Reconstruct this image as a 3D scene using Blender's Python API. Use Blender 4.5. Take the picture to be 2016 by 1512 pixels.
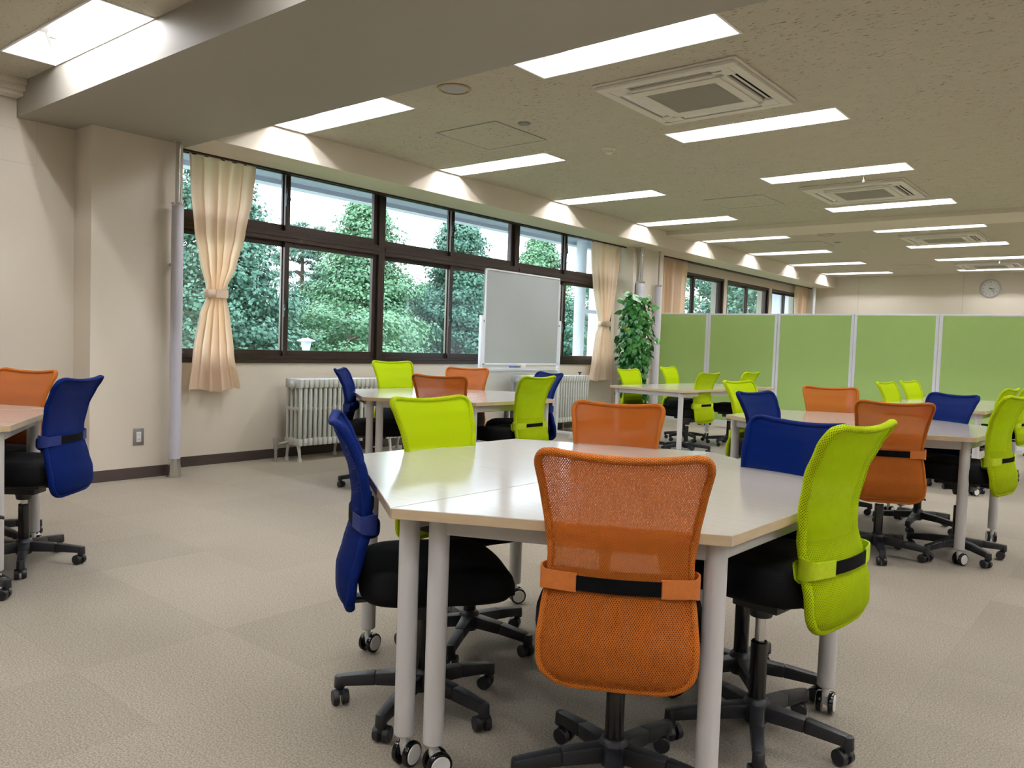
import bpy, bmesh, math, random
import numpy as np
from mathutils import Vector, Matrix
PI = math.pi
R = math.radians
scene = bpy.context.scene
for _o in list(bpy.data.objects):
    bpy.data.objects.remove(_o)

# ------------------------------------------------------------------ camera
CAMH = 1.05
F_PX = 1568.95
YAW, PITCH, ROLL = 0.686665, -0.049655, 0.034979
fw = Vector((-math.sin(YAW) * math.cos(PITCH), math.cos(YAW) * math.cos(PITCH), math.sin(PITCH)))
rt = Vector((math.cos(YAW), math.sin(YAW), 0))
up = rt.cross(fw)
rt2 = rt * math.cos(ROLL) + up * math.sin(ROLL)
up2 = -rt * math.sin(ROLL) + up * math.cos(ROLL)
cam_data = bpy.data.cameras.new('camera')
cam_data.sensor_fit = 'HORIZONTAL'
cam_data.sensor_width = 36
cam_data.lens = F_PX / 2016 * 36
cam_data.clip_start = 0.05
cam_data.clip_end = 300
cam = bpy.data.objects.new('camera', cam_data)
scene.collection.objects.link(cam)
cam.matrix_world = Matrix(((rt2.x, up2.x, -fw.x, 0), (rt2.y, up2.y, -fw.y, 0), (rt2.z, up2.z, -fw.z, CAMH), (0, 0, 0, 1)))
scene.camera = cam

# ------------------------------------------------------------------ world, view
world = bpy.data.worlds.new('world')
scene.world = world
world.use_nodes = True
wn = world.node_tree
wn.nodes.clear()
wo = wn.nodes.new('ShaderNodeOutputWorld')
wb = wn.nodes.new('ShaderNodeBackground')
wb.inputs[0].default_value = (0.80, 0.90, 1.0, 1)
wb.inputs[1].default_value = 7.5
wn.links.new(wb.outputs[0], wo.inputs[0])
scene.view_settings.view_transform = 'Standard'
scene.view_settings.look = 'None'
scene.view_settings.gamma = 1
scene.view_settings.use_curve_mapping = False
scene.view_settings.exposure = 0.28
LAMP = 74.0            # emission strength of the fluorescent tubes
cy = scene.cycles
cy.use_denoising = True
cy.max_bounces = 8
cy.diffuse_bounces = 4
cy.glossy_bounces = 3
cy.transmission_bounces = 4
cy.transparent_max_bounces = 12
cy.caustics_reflective = False
cy.caustics_refractive = False
cy.sample_clamp_indirect = 6

# ------------------------------------------------------------------ helpers
C = scene.collection


def link(o, parent=None):
    C.objects.link(o)
    if parent is not None:
        o.parent = parent
    return o


def tag(o, label=None, cat=None, group=None, kind=None):
    if label:
        o['label'] = label
    if cat:
        o['category'] = cat
    if group:
        o['group'] = group
    if kind:
        o['kind'] = kind
    return o


def empty(name, loc=(0, 0, 0), rz=0.0):
    o = bpy.data.objects.new(name, None)
    o.empty_display_size = 0.1
    C.objects.link(o)
    o.location = loc
    o.rotation_euler = (0, 0, rz)
    return o


class MB:
    def __init__(s):
        s.v = []; s.f = []; s.m = []; s.uv = {}

    def add(s, vs, fs, mi=0):
        b = len(s.v)
        s.v += [tuple(p) for p in vs]
        for f in fs:
            s.f.append(tuple(i + b for i in f)); s.m.append(mi)
        return s

    def box(s, x0, x1, y0, y1, z0, z1, mi=0):
        if x0 > x1: x0, x1 = x1, x0
        if y0 > y1: y0, y1 = y1, y0
        if z0 > z1: z0, z1 = z1, z0
        v = [(x0, y0, z0), (x1, y0, z0), (x1, y1, z0), (x0, y1, z0), (x0, y0, z1), (x1, y0, z1), (x1, y1, z1), (x0, y1, z1)]
        return s.add(v, [(0, 3, 2, 1), (4, 5, 6, 7), (0, 1, 5, 4), (1, 2, 6, 5), (2, 3, 7, 6), (3, 0, 4, 7)], mi)

    def beam(s, p0, p1, w, h, mi=0, upv=(0, 0, 1), w1=None, h1=None):
        p0, p1 = Vector(p0), Vector(p1)
        d = (p1 - p0).normalized(); u = Vector(upv)
        a = d.cross(u).normalized(); u = a.cross(d).normalized()
        w1 = w if w1 is None else w1; h1 = h if h1 is None else h1
        v = []
        for p, ww, hh in ((p0, w, h), (p1, w1, h1)):
            for sx, sz in ((-1, -1), (1, -1), (1, 1), (-1, 1)):
                v.append(p + a * (sx * ww / 2) + u * (sz * hh / 2))
        return s.add(v, [(0, 1, 2, 3), (7, 6, 5, 4), (0, 4, 5, 1), (1, 5, 6, 2), (2, 6, 7, 3), (3, 7, 4, 0)], mi)

    def cyl(s, p0, p1, r0, r1=None, n=20, mi=0, caps=True):
        r1 = r0 if r1 is None else r1
        p0, p1 = Vector(p0), Vector(p1)
        d = (p1 - p0).normalized()
        u = Vector((0, 0, 1)) if abs(d.z) < .9 else Vector((1, 0, 0))
        a = d.cross(u).normalized(); b = d.cross(a)
        v = []
        for p, r in ((p0, r0), (p1, r1)):
            for i in range(n):
                t = 2 * PI * i / n
                v.append(p + a * (r * math.cos(t)) + b * (r * math.sin(t)))
        f = [(i, (i + 1) % n, n + (i + 1) % n, n + i) for i in range(n)]
        if caps:
            f += [tuple(range(n - 1, -1, -1)), tuple(range(n, 2 * n))]
        return s.add(v, f, mi)

    def tube(s, path, r, n=10, closed=False, mi=0, flat=1.0):
        P = [Vector(p) for p in path]; m = len(P); v = []
        prev = None
        for i in range(m):
            if closed:
                d = (P[(i + 1) % m] - P[i - 1]).normalized()
            else:
                d = (P[min(i + 1, m - 1)] - P[max(i - 1, 0)]).normalized()
            if prev is None:
                u = Vector((0, 0, 1)) if abs(d.z) < .9 else Vector((0, 1, 0))
                a = d.cross(u).normalized()
            else:
                a = (prev - d * prev.dot(d)).normalized()
            prev = a
            b = d.cross(a)
            rr = r[i] if isinstance(r, (list, tuple)) else r
            for k in range(n):
                t = 2 * PI * k / n
                v.append(P[i] + a * (rr * math.cos(t)) + b * (rr * flat * math.sin(t)))
        f = []
        for i in range(m if closed else m - 1):
            j = (i + 1) % m
            for k in range(n):
                l = (k + 1) % n
                f.append((i * n + k, i * n + l, j * n + l, j * n + k))
        if not closed:
            f += [tuple(range(n - 1, -1, -1)), tuple(range((m - 1) * n, m * n))]
        return s.add(v, f, mi)

    def lathe(s, prof, n=24, c=(0, 0, 0), mi=0, axis='z'):
        v = []
        for r, z in prof:
            for k in range(n):
                t = 2 * PI * k / n
                q = (r * math.cos(t), r * math.sin(t), z)
                if axis == 'x': q = (z, q[0], q[1])
                if axis == 'y': q = (q[0], z, q[1])
                v.append((c[0] + q[0], c[1] + q[1], c[2] + q[2]))
        f = []
        for i in range(len(prof) - 1):
            for k in range(n):
                l = (k + 1) % n
                f.append((i * n + k, i * n + l, (i + 1) * n + l, (i + 1) * n + k))
        if prof[0][0] > 1e-6: f.append(tuple(range(n - 1, -1, -1)))
        if prof[-1][0] > 1e-6: f.append(tuple(range((len(prof) - 1) * n, len(prof) * n)))
        return s.add(v, f, mi)

    def prism(s, pts, z0, z1, mi=0, mi_side=None):
        n = len(pts)
        a = sum(pts[i][0] * pts[(i + 1) % n][1] - pts[(i + 1) % n][0] * pts[i][1] for i in range(n))
        if a < 0: pts = pts[::-1]
        v = [(p[0], p[1], z0) for p in pts] + [(p[0], p[1], z1) for p in pts]
        b = len(s.v); s.v += v
        s.f += [tuple(b + i for i in range(n - 1, -1, -1)), tuple(b + n + i for i in range(n))]; s.m += [mi, mi]
        for i in range(n):
            j = (i + 1) % n
            s.f.append((b + i, b + j, b + n + j, b + n + i)); s.m.append(mi if mi_side is None else mi_side)
        return s

    def build(s, name, mats, parent=None, loc=None, smooth=True, bevel=0.0, seg=2, angle=35, recalc=True):
        me = bpy.data.meshes.new(name)
        me.from_pydata(s.v, [], s.f)
        if not isinstance(mats, (list, tuple)): mats = [mats]
        for m in mats: me.materials.append(m)
        me.polygons.foreach_set('material_index', s.m)
        if bevel > 0 or recalc:
            bm = bmesh.new(); bm.from_mesh(me)
            if recalc:
                bmesh.ops.recalc_face_normals(bm, faces=bm.faces)
            if bevel > 0:
                es = [e for e in bm.edges if len(e.link_faces) == 2 and e.calc_face_angle(0) > R(30)]
                bmesh.ops.bevel(bm, geom=es, offset=bevel, segments=seg, affect='EDGES', profile=.5, clamp_overlap=True)
            bm.to_mesh(me); bm.free()
        if smooth:
            me.polygons.foreach_set('use_smooth', [True] * len(me.polygons))
            me.set_sharp_from_angle(angle=R(angle))
        me.update()
        o = bpy.data.objects.new(name, me)
        link(o, parent)
        if loc is not None: o.location = loc
        return o


# ------------------------------------------------------------------ materials
def srgb(r, g, b):
    def c(x):
        x /= 255.0
        return x / 12.92 if x <= .04045 else ((x + .055) / 1.055) ** 2.4
    return (c(r), c(g), c(b), 1)


class NT:
    """tiny node-tree helper"""
    def __init__(s, name):
        s.mat = bpy.data.materials.new(name); s.mat.use_nodes = True
        s.t = s.mat.node_tree; s.t.nodes.clear()
        s.out = s.t.nodes.new('ShaderNodeOutputMaterial')

    def n(s, typ, **kw):
        nd = s.t.nodes.new('ShaderNode' + typ)
        for k, v in kw.items():
            if k.startswith('i_'):
                key = k[2:]
                key = int(key) if key.isdigit() else key.replace('_', ' ')
                s.set(nd.inputs[key], v)
            else:
                setattr(nd, k, v)
        return nd

    def set(s, inp, v):
        if isinstance(v, bpy.types.NodeSocket): s.t.links.new(v, inp)
        else: inp.default_value = v

    def math(s, op, a, b=None, c=None, clamp=False):
        nd = s.t.nodes.new('ShaderNodeMath'); nd.operation = op; nd.use_clamp = clamp
        s.set(nd.inputs[0], a)
        if b is not None: s.set(nd.inputs[1], b)
        if c is not None: s.set(nd.inputs[2], c)
        return nd.outputs[0]

    def mix(s, fac, a, b):
        nd = s.t.nodes.new('ShaderNodeMix'); nd.data_type = 'RGBA'
        s.set(nd.inputs[0], fac); s.set(nd.inputs[6], a); s.set(nd.inputs[7], b)
        return nd.outputs[2]

    def ramp(s, fac, p0, p1, c0=(0, 0, 0, 1), c1=(1, 1, 1, 1)):
        nd = s.t.nodes.new('ShaderNodeValToRGB')
        nd.color_ramp.elements[0].position = p0; nd.color_ramp.elements[0].color = c0
        nd.color_ramp.elements[1].position = p1; nd.color_ramp.elements[1].color = c1
        s.set(nd.inputs[0], fac)
        return nd.outputs[0]

    def bsdf(s, color, rough=.5, metal=0.0, spec=.5, normal=None, **kw):
        p = s.t.nodes.new('ShaderNodeBsdfPrincipled')
        s.set(p.inputs['Base Color'], color); s.set(p.inputs['Roughness'], rough)
        s.set(p.inputs['Metallic'], metal); s.set(p.inputs['Specular IOR Level'], spec)
        if normal is not None: s.set(p.inputs['Normal'], normal)
        for k, v in kw.items(): s.set(p.inputs[k.replace('_', ' ')], v)
        return p.outputs[0]

    def bump(s, h, strength=.2, dist=.01):
        b = s.t.nodes.new('ShaderNodeBump'); b.inputs['Strength'].default_value = strength
        b.inputs['Distance'].default_value = dist; s.set(b.inputs['Height'], h)
        return b.outputs[0]

    def noise(s, vec, scale, detail=3, rough=.5):
        nd = s.n('TexNoise'); nd.inputs['Scale'].default_value = scale
        nd.inputs['Detail'].default_value = detail; nd.inputs['Roughness'].default_value = rough
        if vec is not None: s.set(nd.inputs['Vector'], vec)
        return nd.outputs[0]

    def pos(s):
        return s.n('NewGeometry').outputs['Position']

    def objco(s):
        return s.n('TexCoord').outputs['Object']

    def mapping(s, vec, scale=(1, 1, 1), rot=(0, 0, 0), loc=(0, 0, 0)):
        m = s.n('Mapping'); s.set(m.inputs['Vector'], vec)
        m.inputs['Scale'].default_value = scale; m.inputs['Rotation'].default_value = rot; m.inputs['Location'].default_value = loc
        return m.outputs[0]

    def done(s, sh):
        s.t.links.new(sh, s.out.inputs[0]); return s.mat


def plain(name, col, rough=.5, metal=0, spec=.5, var=0.04, scale=30, bump=0.0, bscale=200, objc=True):
    t = NT(name)
    co = t.objco() if objc else t.pos()
    nz = t.noise(co, scale, 3)
    dark = tuple(c * (1 - var * 2) for c in col[:3]) + (1,)
    lite = tuple(min(1, c * (1 + var)) for c in col[:3]) + (1,)
    c = t.mix(nz, dark, lite)
    nrm = None
    if bump > 0:
        nrm = t.bump(t.noise(co, bscale, 2), bump, .002)
    return t.done(t.bsdf(c, rough, metal, spec, nrm))


M = {}
M['wall'] = plain('wall_paint', srgb(224, 215, 200), .75, spec=.3, var=.03, scale=1.3, bump=.15, bscale=350, objc=False)
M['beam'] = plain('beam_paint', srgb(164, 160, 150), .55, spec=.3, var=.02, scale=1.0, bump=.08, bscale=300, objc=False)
M['base'] = plain('vinyl_baseboard', srgb(62, 50, 46), .45, var=.1, scale=6, objc=False)
M['bronze'] = plain('bronze_aluminium', srgb(58, 47, 42), .32, metal=.55, var=.08, scale=8, objc=False)
M['bronze_light'] = plain('pale_bronze_aluminium', srgb(120, 108, 100), .35, metal=.55, var=.08, scale=8, objc=False)  # paler bronze for the right stile of the lower outer sashes
M['black_metal'] = plain('black_metal', srgb(22, 22, 24), .35, metal=.3, var=.1)
M['chrome'] = plain('chrome', srgb(215, 215, 215), .16, metal=1, var=.02)
M['steel'] = plain('galvanised_steel', srgb(190, 190, 188), .35, metal=.8, var=.06)
M['lagging'] = plain('white_pipe_lagging', srgb(206, 205, 218), .6, var=.04, scale=9, bump=.3, bscale=25)
M['white_enamel'] = plain('white_enamel', srgb(232, 236, 243), .3, var=.03, scale=12)
M['rad_white'] = plain('radiator_enamel', srgb(206, 208, 204), .4, var=.05, scale=10, bump=.2, bscale=60)
M['leg_grey'] = plain('table_leg_paint', srgb(206, 204, 204), .42, var=.02, scale=12)
M['white_plastic'] = plain('white_plastic', srgb(232, 232, 230), .35, var=.02)
M['cream_plastic'] = plain('cream_plastic', srgb(222, 216, 200), .45, var=.02)
M['ac_plastic'] = plain('air_conditioner_plastic', srgb(222, 218, 208), .5, var=.02)
M['grey_plate'] = plain('grey_plate', srgb(135, 132, 130), .4, metal=.3, var=.03)
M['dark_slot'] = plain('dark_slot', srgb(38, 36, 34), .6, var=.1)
M['grey_cone'] = plain('speaker_grille_cloth', srgb(176, 176, 180), .6, var=.08, scale=300)
M['tan_ring'] = plain('aged_plastic_ring', srgb(176, 160, 125), .5, var=.05)
M['black_plastic'] = plain('black_nylon', srgb(25, 26, 31), .42, var=.15, scale=60, bump=.35, bscale=500)
M['black_rubber'] = plain('black_rubber', srgb(16, 16, 18), .35, var=.1)
M['gloss_black'] = plain('gloss_black_sleeve', srgb(12, 12, 14), .18, var=.1)
M['strap_black'] = plain('black_elastic', srgb(9, 9, 10), .95, spec=.1, var=.15, scale=200, bump=.4, bscale=400)
M['concrete'] = plain('painted_concrete', srgb(140, 147, 158), .85, var=.08, scale=3, bump=.4, bscale=60, objc=False)
M['ext_white'] = plain('exterior_white_render', srgb(188, 194, 206), .8, var=.03, scale=2, objc=False)
M['terracotta'] = plain('terracotta_pot', srgb(140, 72, 48), .7, var=.1, scale=20)
M['soil'] = plain('potting_soil', srgb(52, 38, 28), .95, var=.3, scale=60, bump=.8, bscale=90)
M['bark'] = plain('bark', srgb(84, 66, 56), .9, var=.25, scale=10, bump=.8, bscale=30)
M['paper_black'] = plain('printed_black', srgb(30, 30, 34), .6)
M['marker_blue'] = plain('blue_marker_cap', srgb(60, 70, 190), .4)
M['marker_dark'] = plain('dark_marker', srgb(35, 40, 55), .4)


def m_seat():
    t = NT('black_seat_mesh')
    co = t.objco()
    k = t.mapping(co, (700, 700, 700))
    ch = t.n('TexVoronoi', feature='F1'); t.set(ch.inputs['Vector'], co); ch.inputs['Scale'].default_value = 260
    nrm = t.bump(ch.outputs['Distance'], .22, .001)
    c = t.mix(t.noise(co, 20), srgb(9, 9, 11), srgb(16, 16, 18))
    return t.done(t.bsdf(c, .85, 0, .15, nrm))


M['seat'] = m_seat()


def m_veil(name, col, clear):
    t = NT(name)
    p = t.bsdf(col, .8, 0, .1)
    tr = t.n('BsdfTranslucent'); t.set(tr.inputs[0], col)
    mx = t.n('MixShader'); mx.inputs[0].default_value = .3
    t.t.links.new(p, mx.inputs[1]); t.t.links.new(tr.outputs[0], mx.inputs[2])
    tp = t.n('BsdfTransparent')
    m2 = t.n('MixShader'); m2.inputs[0].default_value = clear
    t.t.links.new(mx.outputs[0], m2.inputs[1]); t.t.links.new(tp.outputs[0], m2.inputs[2])
    return t.done(m2.outputs[0])


def m_mesh(name, col, pad=False, transl=.28, th=.36):
    """3D spacer-mesh upholstery: staggered round holes, two layers of it make the back"""
    t = NT(name)
    uv = t.n('UVMap'); uv.uv_map = 'UVMap'
    sep = t.n('SeparateXYZ'); t.set(sep.inputs[0], uv.outputs[0])
    ax = t.math('MULTIPLY', sep.outputs[0], 2 * PI / .0052)
    ay = t.math('MULTIPLY', sep.outputs[1], 2 * PI / .0078)
    g = t.math('MULTIPLY', t.math('COSINE', ax), t.math('COSINE', ay))
    hole = t.math('GREATER_THAN', g, th if not pad else .42)
    nz = t.noise(t.objco(), 35, 3)
    dk = tuple(c * .82 for c in col[:3]) + (1,)
    c = t.mix(nz, dk, col)
    nrm = t.bump(g, .35, .001)
    p = t.bsdf(c, .75, 0, .12, nrm)
    tr = t.n('BsdfTranslucent'); t.set(tr.inputs[0], c)
    mx = t.n('MixShader'); mx.inputs[0].default_value = transl
    t.t.links.new(p, mx.inputs[1]); t.t.links.new(tr.outputs[0], mx.inputs[2])
    if pad:
        d = t.bsdf(tuple(c * .22 for c in col[:3]) + (1,), .9, 0, .1)
        m2 = t.n('MixShader'); t.set(m2.inputs[0], hole)
        t.t.links.new(mx.outputs[0], m2.inputs[1]); t.t.links.new(d, m2.inputs[2])
    else:
        tp = t.n('BsdfTransparent')
        m2 = t.n('MixShader'); t.set(m2.inputs[0], hole)
        t.t.links.new(mx.outputs[0], m2.inputs[1]); t.t.links.new(tp.outputs[0], m2.inputs[2])
    return t.done(m2.outputs[0])


COL = {'orange': srgb(208, 118, 46), 'lime': srgb(198, 224, 12), 'blue': srgb(0, 30, 102)}
for k, c in COL.items():
    M['net_' + k] = m_mesh(k + '_spacer_mesh', c, False, .28, .36 if k == 'orange' else .52)
    M['veil_' + k] = m_veil(k + '_inner_net', c, .34 if k == 'orange' else .08)
    M['pad_' + k] = m_mesh(k + '_padded_edge_mesh', c, True, .1)
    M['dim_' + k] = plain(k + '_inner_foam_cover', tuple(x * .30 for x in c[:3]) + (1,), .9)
    M['tab_' + k] = plain(k + '_fabric_tab', tuple(x * .9 for x in c[:3]) + (1,), .8, var=.1, scale=80, bump=.4, bscale=300)


def m_carpet():
    t = NT('carpet_tiles')
    p = t.pos()
    q = t.mapping(p, (2, 2, 0), loc=(.075, -.05, 0))
    fl = t.n('VectorMath', operation='FLOOR'); t.set(fl.inputs[0], q)
    wnz = t.n('TexWhiteNoise', noise_dimensions='2D'); t.set(wnz.inputs['Vector'], fl.outputs[0])
    fr = t.n('VectorMath', operation='FRACTION'); t.set(fr.inputs[0], q)
    sp = t.n('SeparateXYZ'); t.set(sp.inputs[0], fr.outputs[0])
    ex = t.math('ABSOLUTE', t.math('SUBTRACT', sp.outputs[0], .5))
    ey = t.math('ABSOLUTE', t.math('SUBTRACT', sp.outputs[1], .5))
    e = t.math('GREATER_THAN', t.math('MAXIMUM', ex, ey), .4965)
    tile = t.math('MULTIPLY_ADD', wnz.outputs[0], .16, .90)
    big = t.noise(p, .9, 3)
    fib = t.noise(p, 190, 3, .75)
    fib2 = t.noise(p, 700, 2, .7)
    c0 = t.mix(t.ramp(fib, .40, .60), srgb(130, 119, 102), srgb(190, 180, 160))
    c0 = t.mix(t.math('MULTIPLY', fib2, .35), c0, srgb(104, 93, 78))
    hs = t.n('HueSaturation'); t.set(hs.inputs['Color'], c0)
    v = t.math('MULTIPLY', tile, t.math('MULTIPLY_ADD', big, .14, .93))
    v = t.math('MULTIPLY', v, t.math('MULTIPLY_ADD', e, -.10, 1.0))
    t.set(hs.inputs['Value'], v)
    nrm = t.bump(t.math('ADD', fib2, t.math('MULTIPLY', fib, .8)), .5, .004)
    return t.done(t.bsdf(hs.outputs[0], .88, 0, .35, nrm, Sheen_Weight=.25, Sheen_Roughness=.5))


M['carpet'] = m_carpet()


def m_ceiling():
    t = NT('fissured_ceiling_board')
    p = t.pos()
    q = t.mapping(p, (27, 88, 1))
    n1 = t.noise(q, 1.0, 4, .62)
    q2 = t.mapping(p, (90, 180, 1), loc=(3, 7, 0))
    n2 = t.noise(q2, 1.0, 2, .5)
    f1 = t.ramp(n1, .615, .65)
    f2 = t.ramp(n2, .68, .72)
    patch = t.ramp(t.noise(p, 1.6, 2), .40, .62)
    sx = t.n('SeparateXYZ'); t.set(sx.inputs[0], p)
    near = t.math('LESS_THAN', sx.outputs[1], 9.7)
    patch = t.math('MULTIPLY', patch, near)
    fis = t.math('MULTIPLY', near, t.math('MAXIMUM', f1, t.math('MULTIPLY', f2, .6)))
    fis = t.math('MULTIPLY', fis, t.math('MULTIPLY_ADD', patch, .6, .4))
    c = t.mix(t.noise(p, 8, 3), srgb(188, 183, 166), srgb(199, 194, 179))
    c = t.mix(fis, c, srgb(112, 102, 80))
    nrm = t.bump(t.math('SUBTRACT', 1.0, fis), .5, .004)
    return t.done(t.bsdf(c, .9, 0, .15, nrm))


M['ceiling'] = m_ceiling()


def m_wood(name, c0, c1, sc=(3, 40, 3)):
    t = NT(name)
    co = t.mapping(t.objco(), sc)
    n = t.noise(co, 1.6, 4, .6)
    c = t.mix(t.ramp(n, .3, .7), c0, c1)
    return t.done(t.bsdf(c, .24, 0, .5, Coat_Weight=.6, Coat_Roughness=.12))


M['top'] = m_wood('birch_laminate', srgb(192, 184, 173), srgb(198, 190, 180))
M['edge'] = m_wood('birch_edge_band', srgb(196, 172, 140), srgb(208, 184, 150), (6, 6, 40))


def m_curtain():
    t = NT('peach_curtain_cloth')
    c = t.mix(t.noise(t.objco(), 6), srgb(254, 232, 212), srgb(255, 240, 224))
    d = t.bsdf(c, .85, 0, .2, t.bump(t.noise(t.objco(), 400), .2, .001))
    tr = t.n('BsdfTranslucent'); t.set(tr.inputs[0], srgb(252, 228, 196))
    mx = t.n('MixShader'); mx.inputs[0].default_value = .25
    t.t.links.new(d, mx.inputs[1]); t.t.links.new(tr.outputs[0], mx.inputs[2])
    return t.done(mx.outputs[0])


M['curtain'] = m_curtain()


def m_glass():
    t = NT('window_glass')
    tp = t.n('BsdfTransparent'); tp.inputs[0].default_value = (.94, .96, .97, 1)
    gl = t.n('BsdfGlossy'); gl.inputs['Roughness'].default_value = .01
    g = t.n('NewGeometry')
    dp = t.n('VectorMath', operation='DOT_PRODUCT'); t.set(dp.inputs[0], g.outputs['Incoming']); t.set(dp.inputs[1], g.outputs['Normal'])
    cs = t.math('SUBTRACT', 1.0, t.math('ABSOLUTE', dp.outputs['Value']), clamp=True)
    mx = t.n('MixShader'); t.set(mx.inputs[0], t.math('MULTIPLY_ADD', t.math('POWER', cs, 5.0), .92, .04))
    t.t.links.new(tp.outputs[0], mx.inputs[1]); t.t.links.new(gl.outputs[0], mx.inputs[2])
    return t.done(mx.outputs[0])


M['glass'] = m_glass()


def m_emit(name, col, s):
    t = NT(name)
    e = t.n('Emission'); e.inputs[0].default_value = col; e.inputs[1].default_value = s
    return t.done(e.outputs[0])


M['tube'] = m_emit('fluorescent_tube', (1.0, .985, 1.0, 1), LAMP)
M['reflector'] = plain('lamp_reflector_paint', srgb(246, 246, 246), .4, var=.01)


def m_partition():
    t = NT('green_partition_fabric')
    p = t.objco()
    c = t.mix(t.noise(p, 3), srgb(164, 194, 118), srgb(174, 204, 128))
    c = t.mix(t.math('MULTIPLY', t.noise(p, 260, 2), .4), c, srgb(148, 178, 102))
    return t.done(t.bsdf(c, .9, 0, .2, t.bump(t.noise(p, 500), .3, .001)))


M['green'] = m_partition()


def m_leaf(name, c0, c1, c2, transl=.22, rough=.5, scale=1.3):
    t = NT(name)
    p = t.pos()
    n1 = t.noise(p, scale, 2)
    n2 = t.noise(p, 9, 3)
    c = t.mix(t.ramp(n1, .35, .65), c0, c1)
    c = t.mix(t.math('MULTIPLY', t.ramp(n2, .4, .7), .7), c, c2)
    d = t.bsdf(c, rough, 0, .4)
    tr = t.n('BsdfTranslucent'); t.set(tr.inputs[0], c)
    mx = t.n('MixShader'); mx.inputs[0].default_value = transl
    t.t.links.new(d, mx.inputs[1]); t.t.links.new(tr.outputs[0], mx.inputs[2])
    return t.done(mx.outputs[0])


M['leaf_dark'] = m_leaf('dark_green_leaves', srgb(48, 87, 71), srgb(65, 105, 85), srgb(88, 129, 104))
M['leaf_light'] = m_leaf('bright_green_leaves', srgb(68, 109, 80), srgb(87, 128, 90), srgb(107, 146, 102))
M['leaf_pine'] = m_leaf('pine_needles', srgb(56, 88, 73), srgb(70, 104, 85), srgb(82, 117, 94), .15)
M['leaf_pot'] = m_leaf('glossy_pothos_leaves', srgb(34, 92, 42), srgb(54, 118, 54), srgb(82, 146, 66), .2, .3, 14)
M['leaf_yellow'] = m_leaf('yellow_pothos_leaf', srgb(190, 160, 40), srgb(200, 170, 50), srgb(170, 150, 50), .2, .4, 5)
M['grass'] = m_leaf('rough_grass', srgb(73, 109, 66), srgb(94, 128, 76), srgb(109, 94, 73), .1, .9, .5)

# ------------------------------------------------------------------ the room
XW = -5.91       # window wall, inner face
XP = -5.64       # pier face
XR = 7.0         # right-hand wall
Y0 = -4.6        # wall behind the camera
Y1 = 16.75       # far wall
ZC = 2.635       # ceiling
ZS = 2.42        # beam soffit
XB = -5.30       # bulkhead face


def struct(name, mb, mats, parent=None, **kw):
    o = mb.build(name, mats, parent, **kw)
    if parent is None: o['kind'] = 'structure'
    return o


struct('floor', MB().box(XW - .3, XR + .1, Y0 - .1, Y1 + .1, -.12, 0), M['carpet'], smooth=False)

# light fixtures: openings in the ceiling
ROWY = [1.85, 3.655, 5.415, 7.18, 8.945, 10.68, 12.42, 14.18, 15.93]
FIX = []       # (x, y, visible)
for i, y in enumerate(ROWY):
    FIX.append((-4.665, y, True))
    FIX.append((-2.34, y, i > 0))
    FIX.append((0.02, y, False)); FIX.append((2.38, y, False))
    if 1 < y < 11: FIX.append((4.74, y, False))
for y in (0.05, -1.75):
    FIX.append((-2.34, y, False)); FIX.append((0.02, y, False)); FIX.append((2.38, y, False))
FIX.append((-4.665, 0.05, False))
FL, FW = 1.21, .285


def ceiling_mesh():
    # grid of cells minus the rectangular openings
    xs = sorted({XW - .3, XR + .1} | {round(x + s * FL / 2, 4) for x, y, v in FIX for s in (-1, 1)})
    ys = sorted({Y0 - .1, Y1 + .1} | {round(y + s * FW / 2, 4) for x, y, v in FIX for s in (-1, 1)})
    mb = MB()
    for i in range(len(xs) - 1):
        for j in range(len(ys) - 1):
            cx, cyy = (xs[i] + xs[i + 1]) / 2, (ys[j] + ys[j + 1]) / 2
            if any(abs(cx - x) < FL / 2 and abs(cyy - y) < FW / 2 for x, y, v in FIX): continue
            mb.add([(xs[i], ys[j], ZC), (xs[i], ys[j + 1], ZC), (xs[i + 1], ys[j + 1], ZC), (xs[i + 1], ys[j], ZC)], [(0, 1, 2, 3)])
    mb.box(XW - .3, XR + .1, Y0 - .1, Y1 + .1, ZC + .18, ZC + .28)
    return mb


struct('ceiling', ceiling_mesh(), M['ceiling'], smooth=False, recalc=False)

# window wall with openings
W1 = (3.08, 9.30, .82, 2.545)                       # first bay opening
W2 = [(10.75, 12.83), (12.95, 14.82), (14.94, 16.47)]
TW = .24
mb = MB()
mb.box(XW - TW, XW, Y0, W1[0], 0, ZC)
mb.box(XW - TW, XW, W1[0], W1[1], 0, W1[2])
mb.box(XW - TW, XW, W1[0], W1[1], W1[3], ZC)
mb.box(XW - TW, XW, W1[1], W2[0][0], 0, ZC)
mb.box(XW - TW, XW, W2[0][0], W2[2][1], 0, .82)
mb.box(XW - TW, XW, W2[0][0], W2[2][1], 2.285, ZC)
mb.box(XW - TW, XW, W2[0][1], W2[1][0], .82, 2.285)
mb.box(XW - TW, XW, W2[1][1], W2[2][0], .82, 2.285)
mb.box(XW - TW, XW, W2[2][1], Y1, 0, ZC)
struct('wall_window', mb, M['wall'], smooth=False)
struct('wall_pier', MB().box(XW, XP, 2.36, 3.0, 0, ZS), M['wall'], smooth=False)
struct('wall_pier', MB().box(XW, XP, 9.38, 10.2, 0, ZS), M['wall'], smooth=False)
struct('wall_far', MB().box(XW - .3, XR + .1, Y1, Y1 + .15, 0, ZC), M['wall'], smooth=False)
struct('wall_right', MB().box(XR, XR + .15, Y0, Y1, 0, ZC), M['wall'], smooth=False)
struct('wall_rear', MB().box(XW - .3, XR + .1, Y0 - .15, Y0, 0, ZC), M['wall'], smooth=False)
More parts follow.
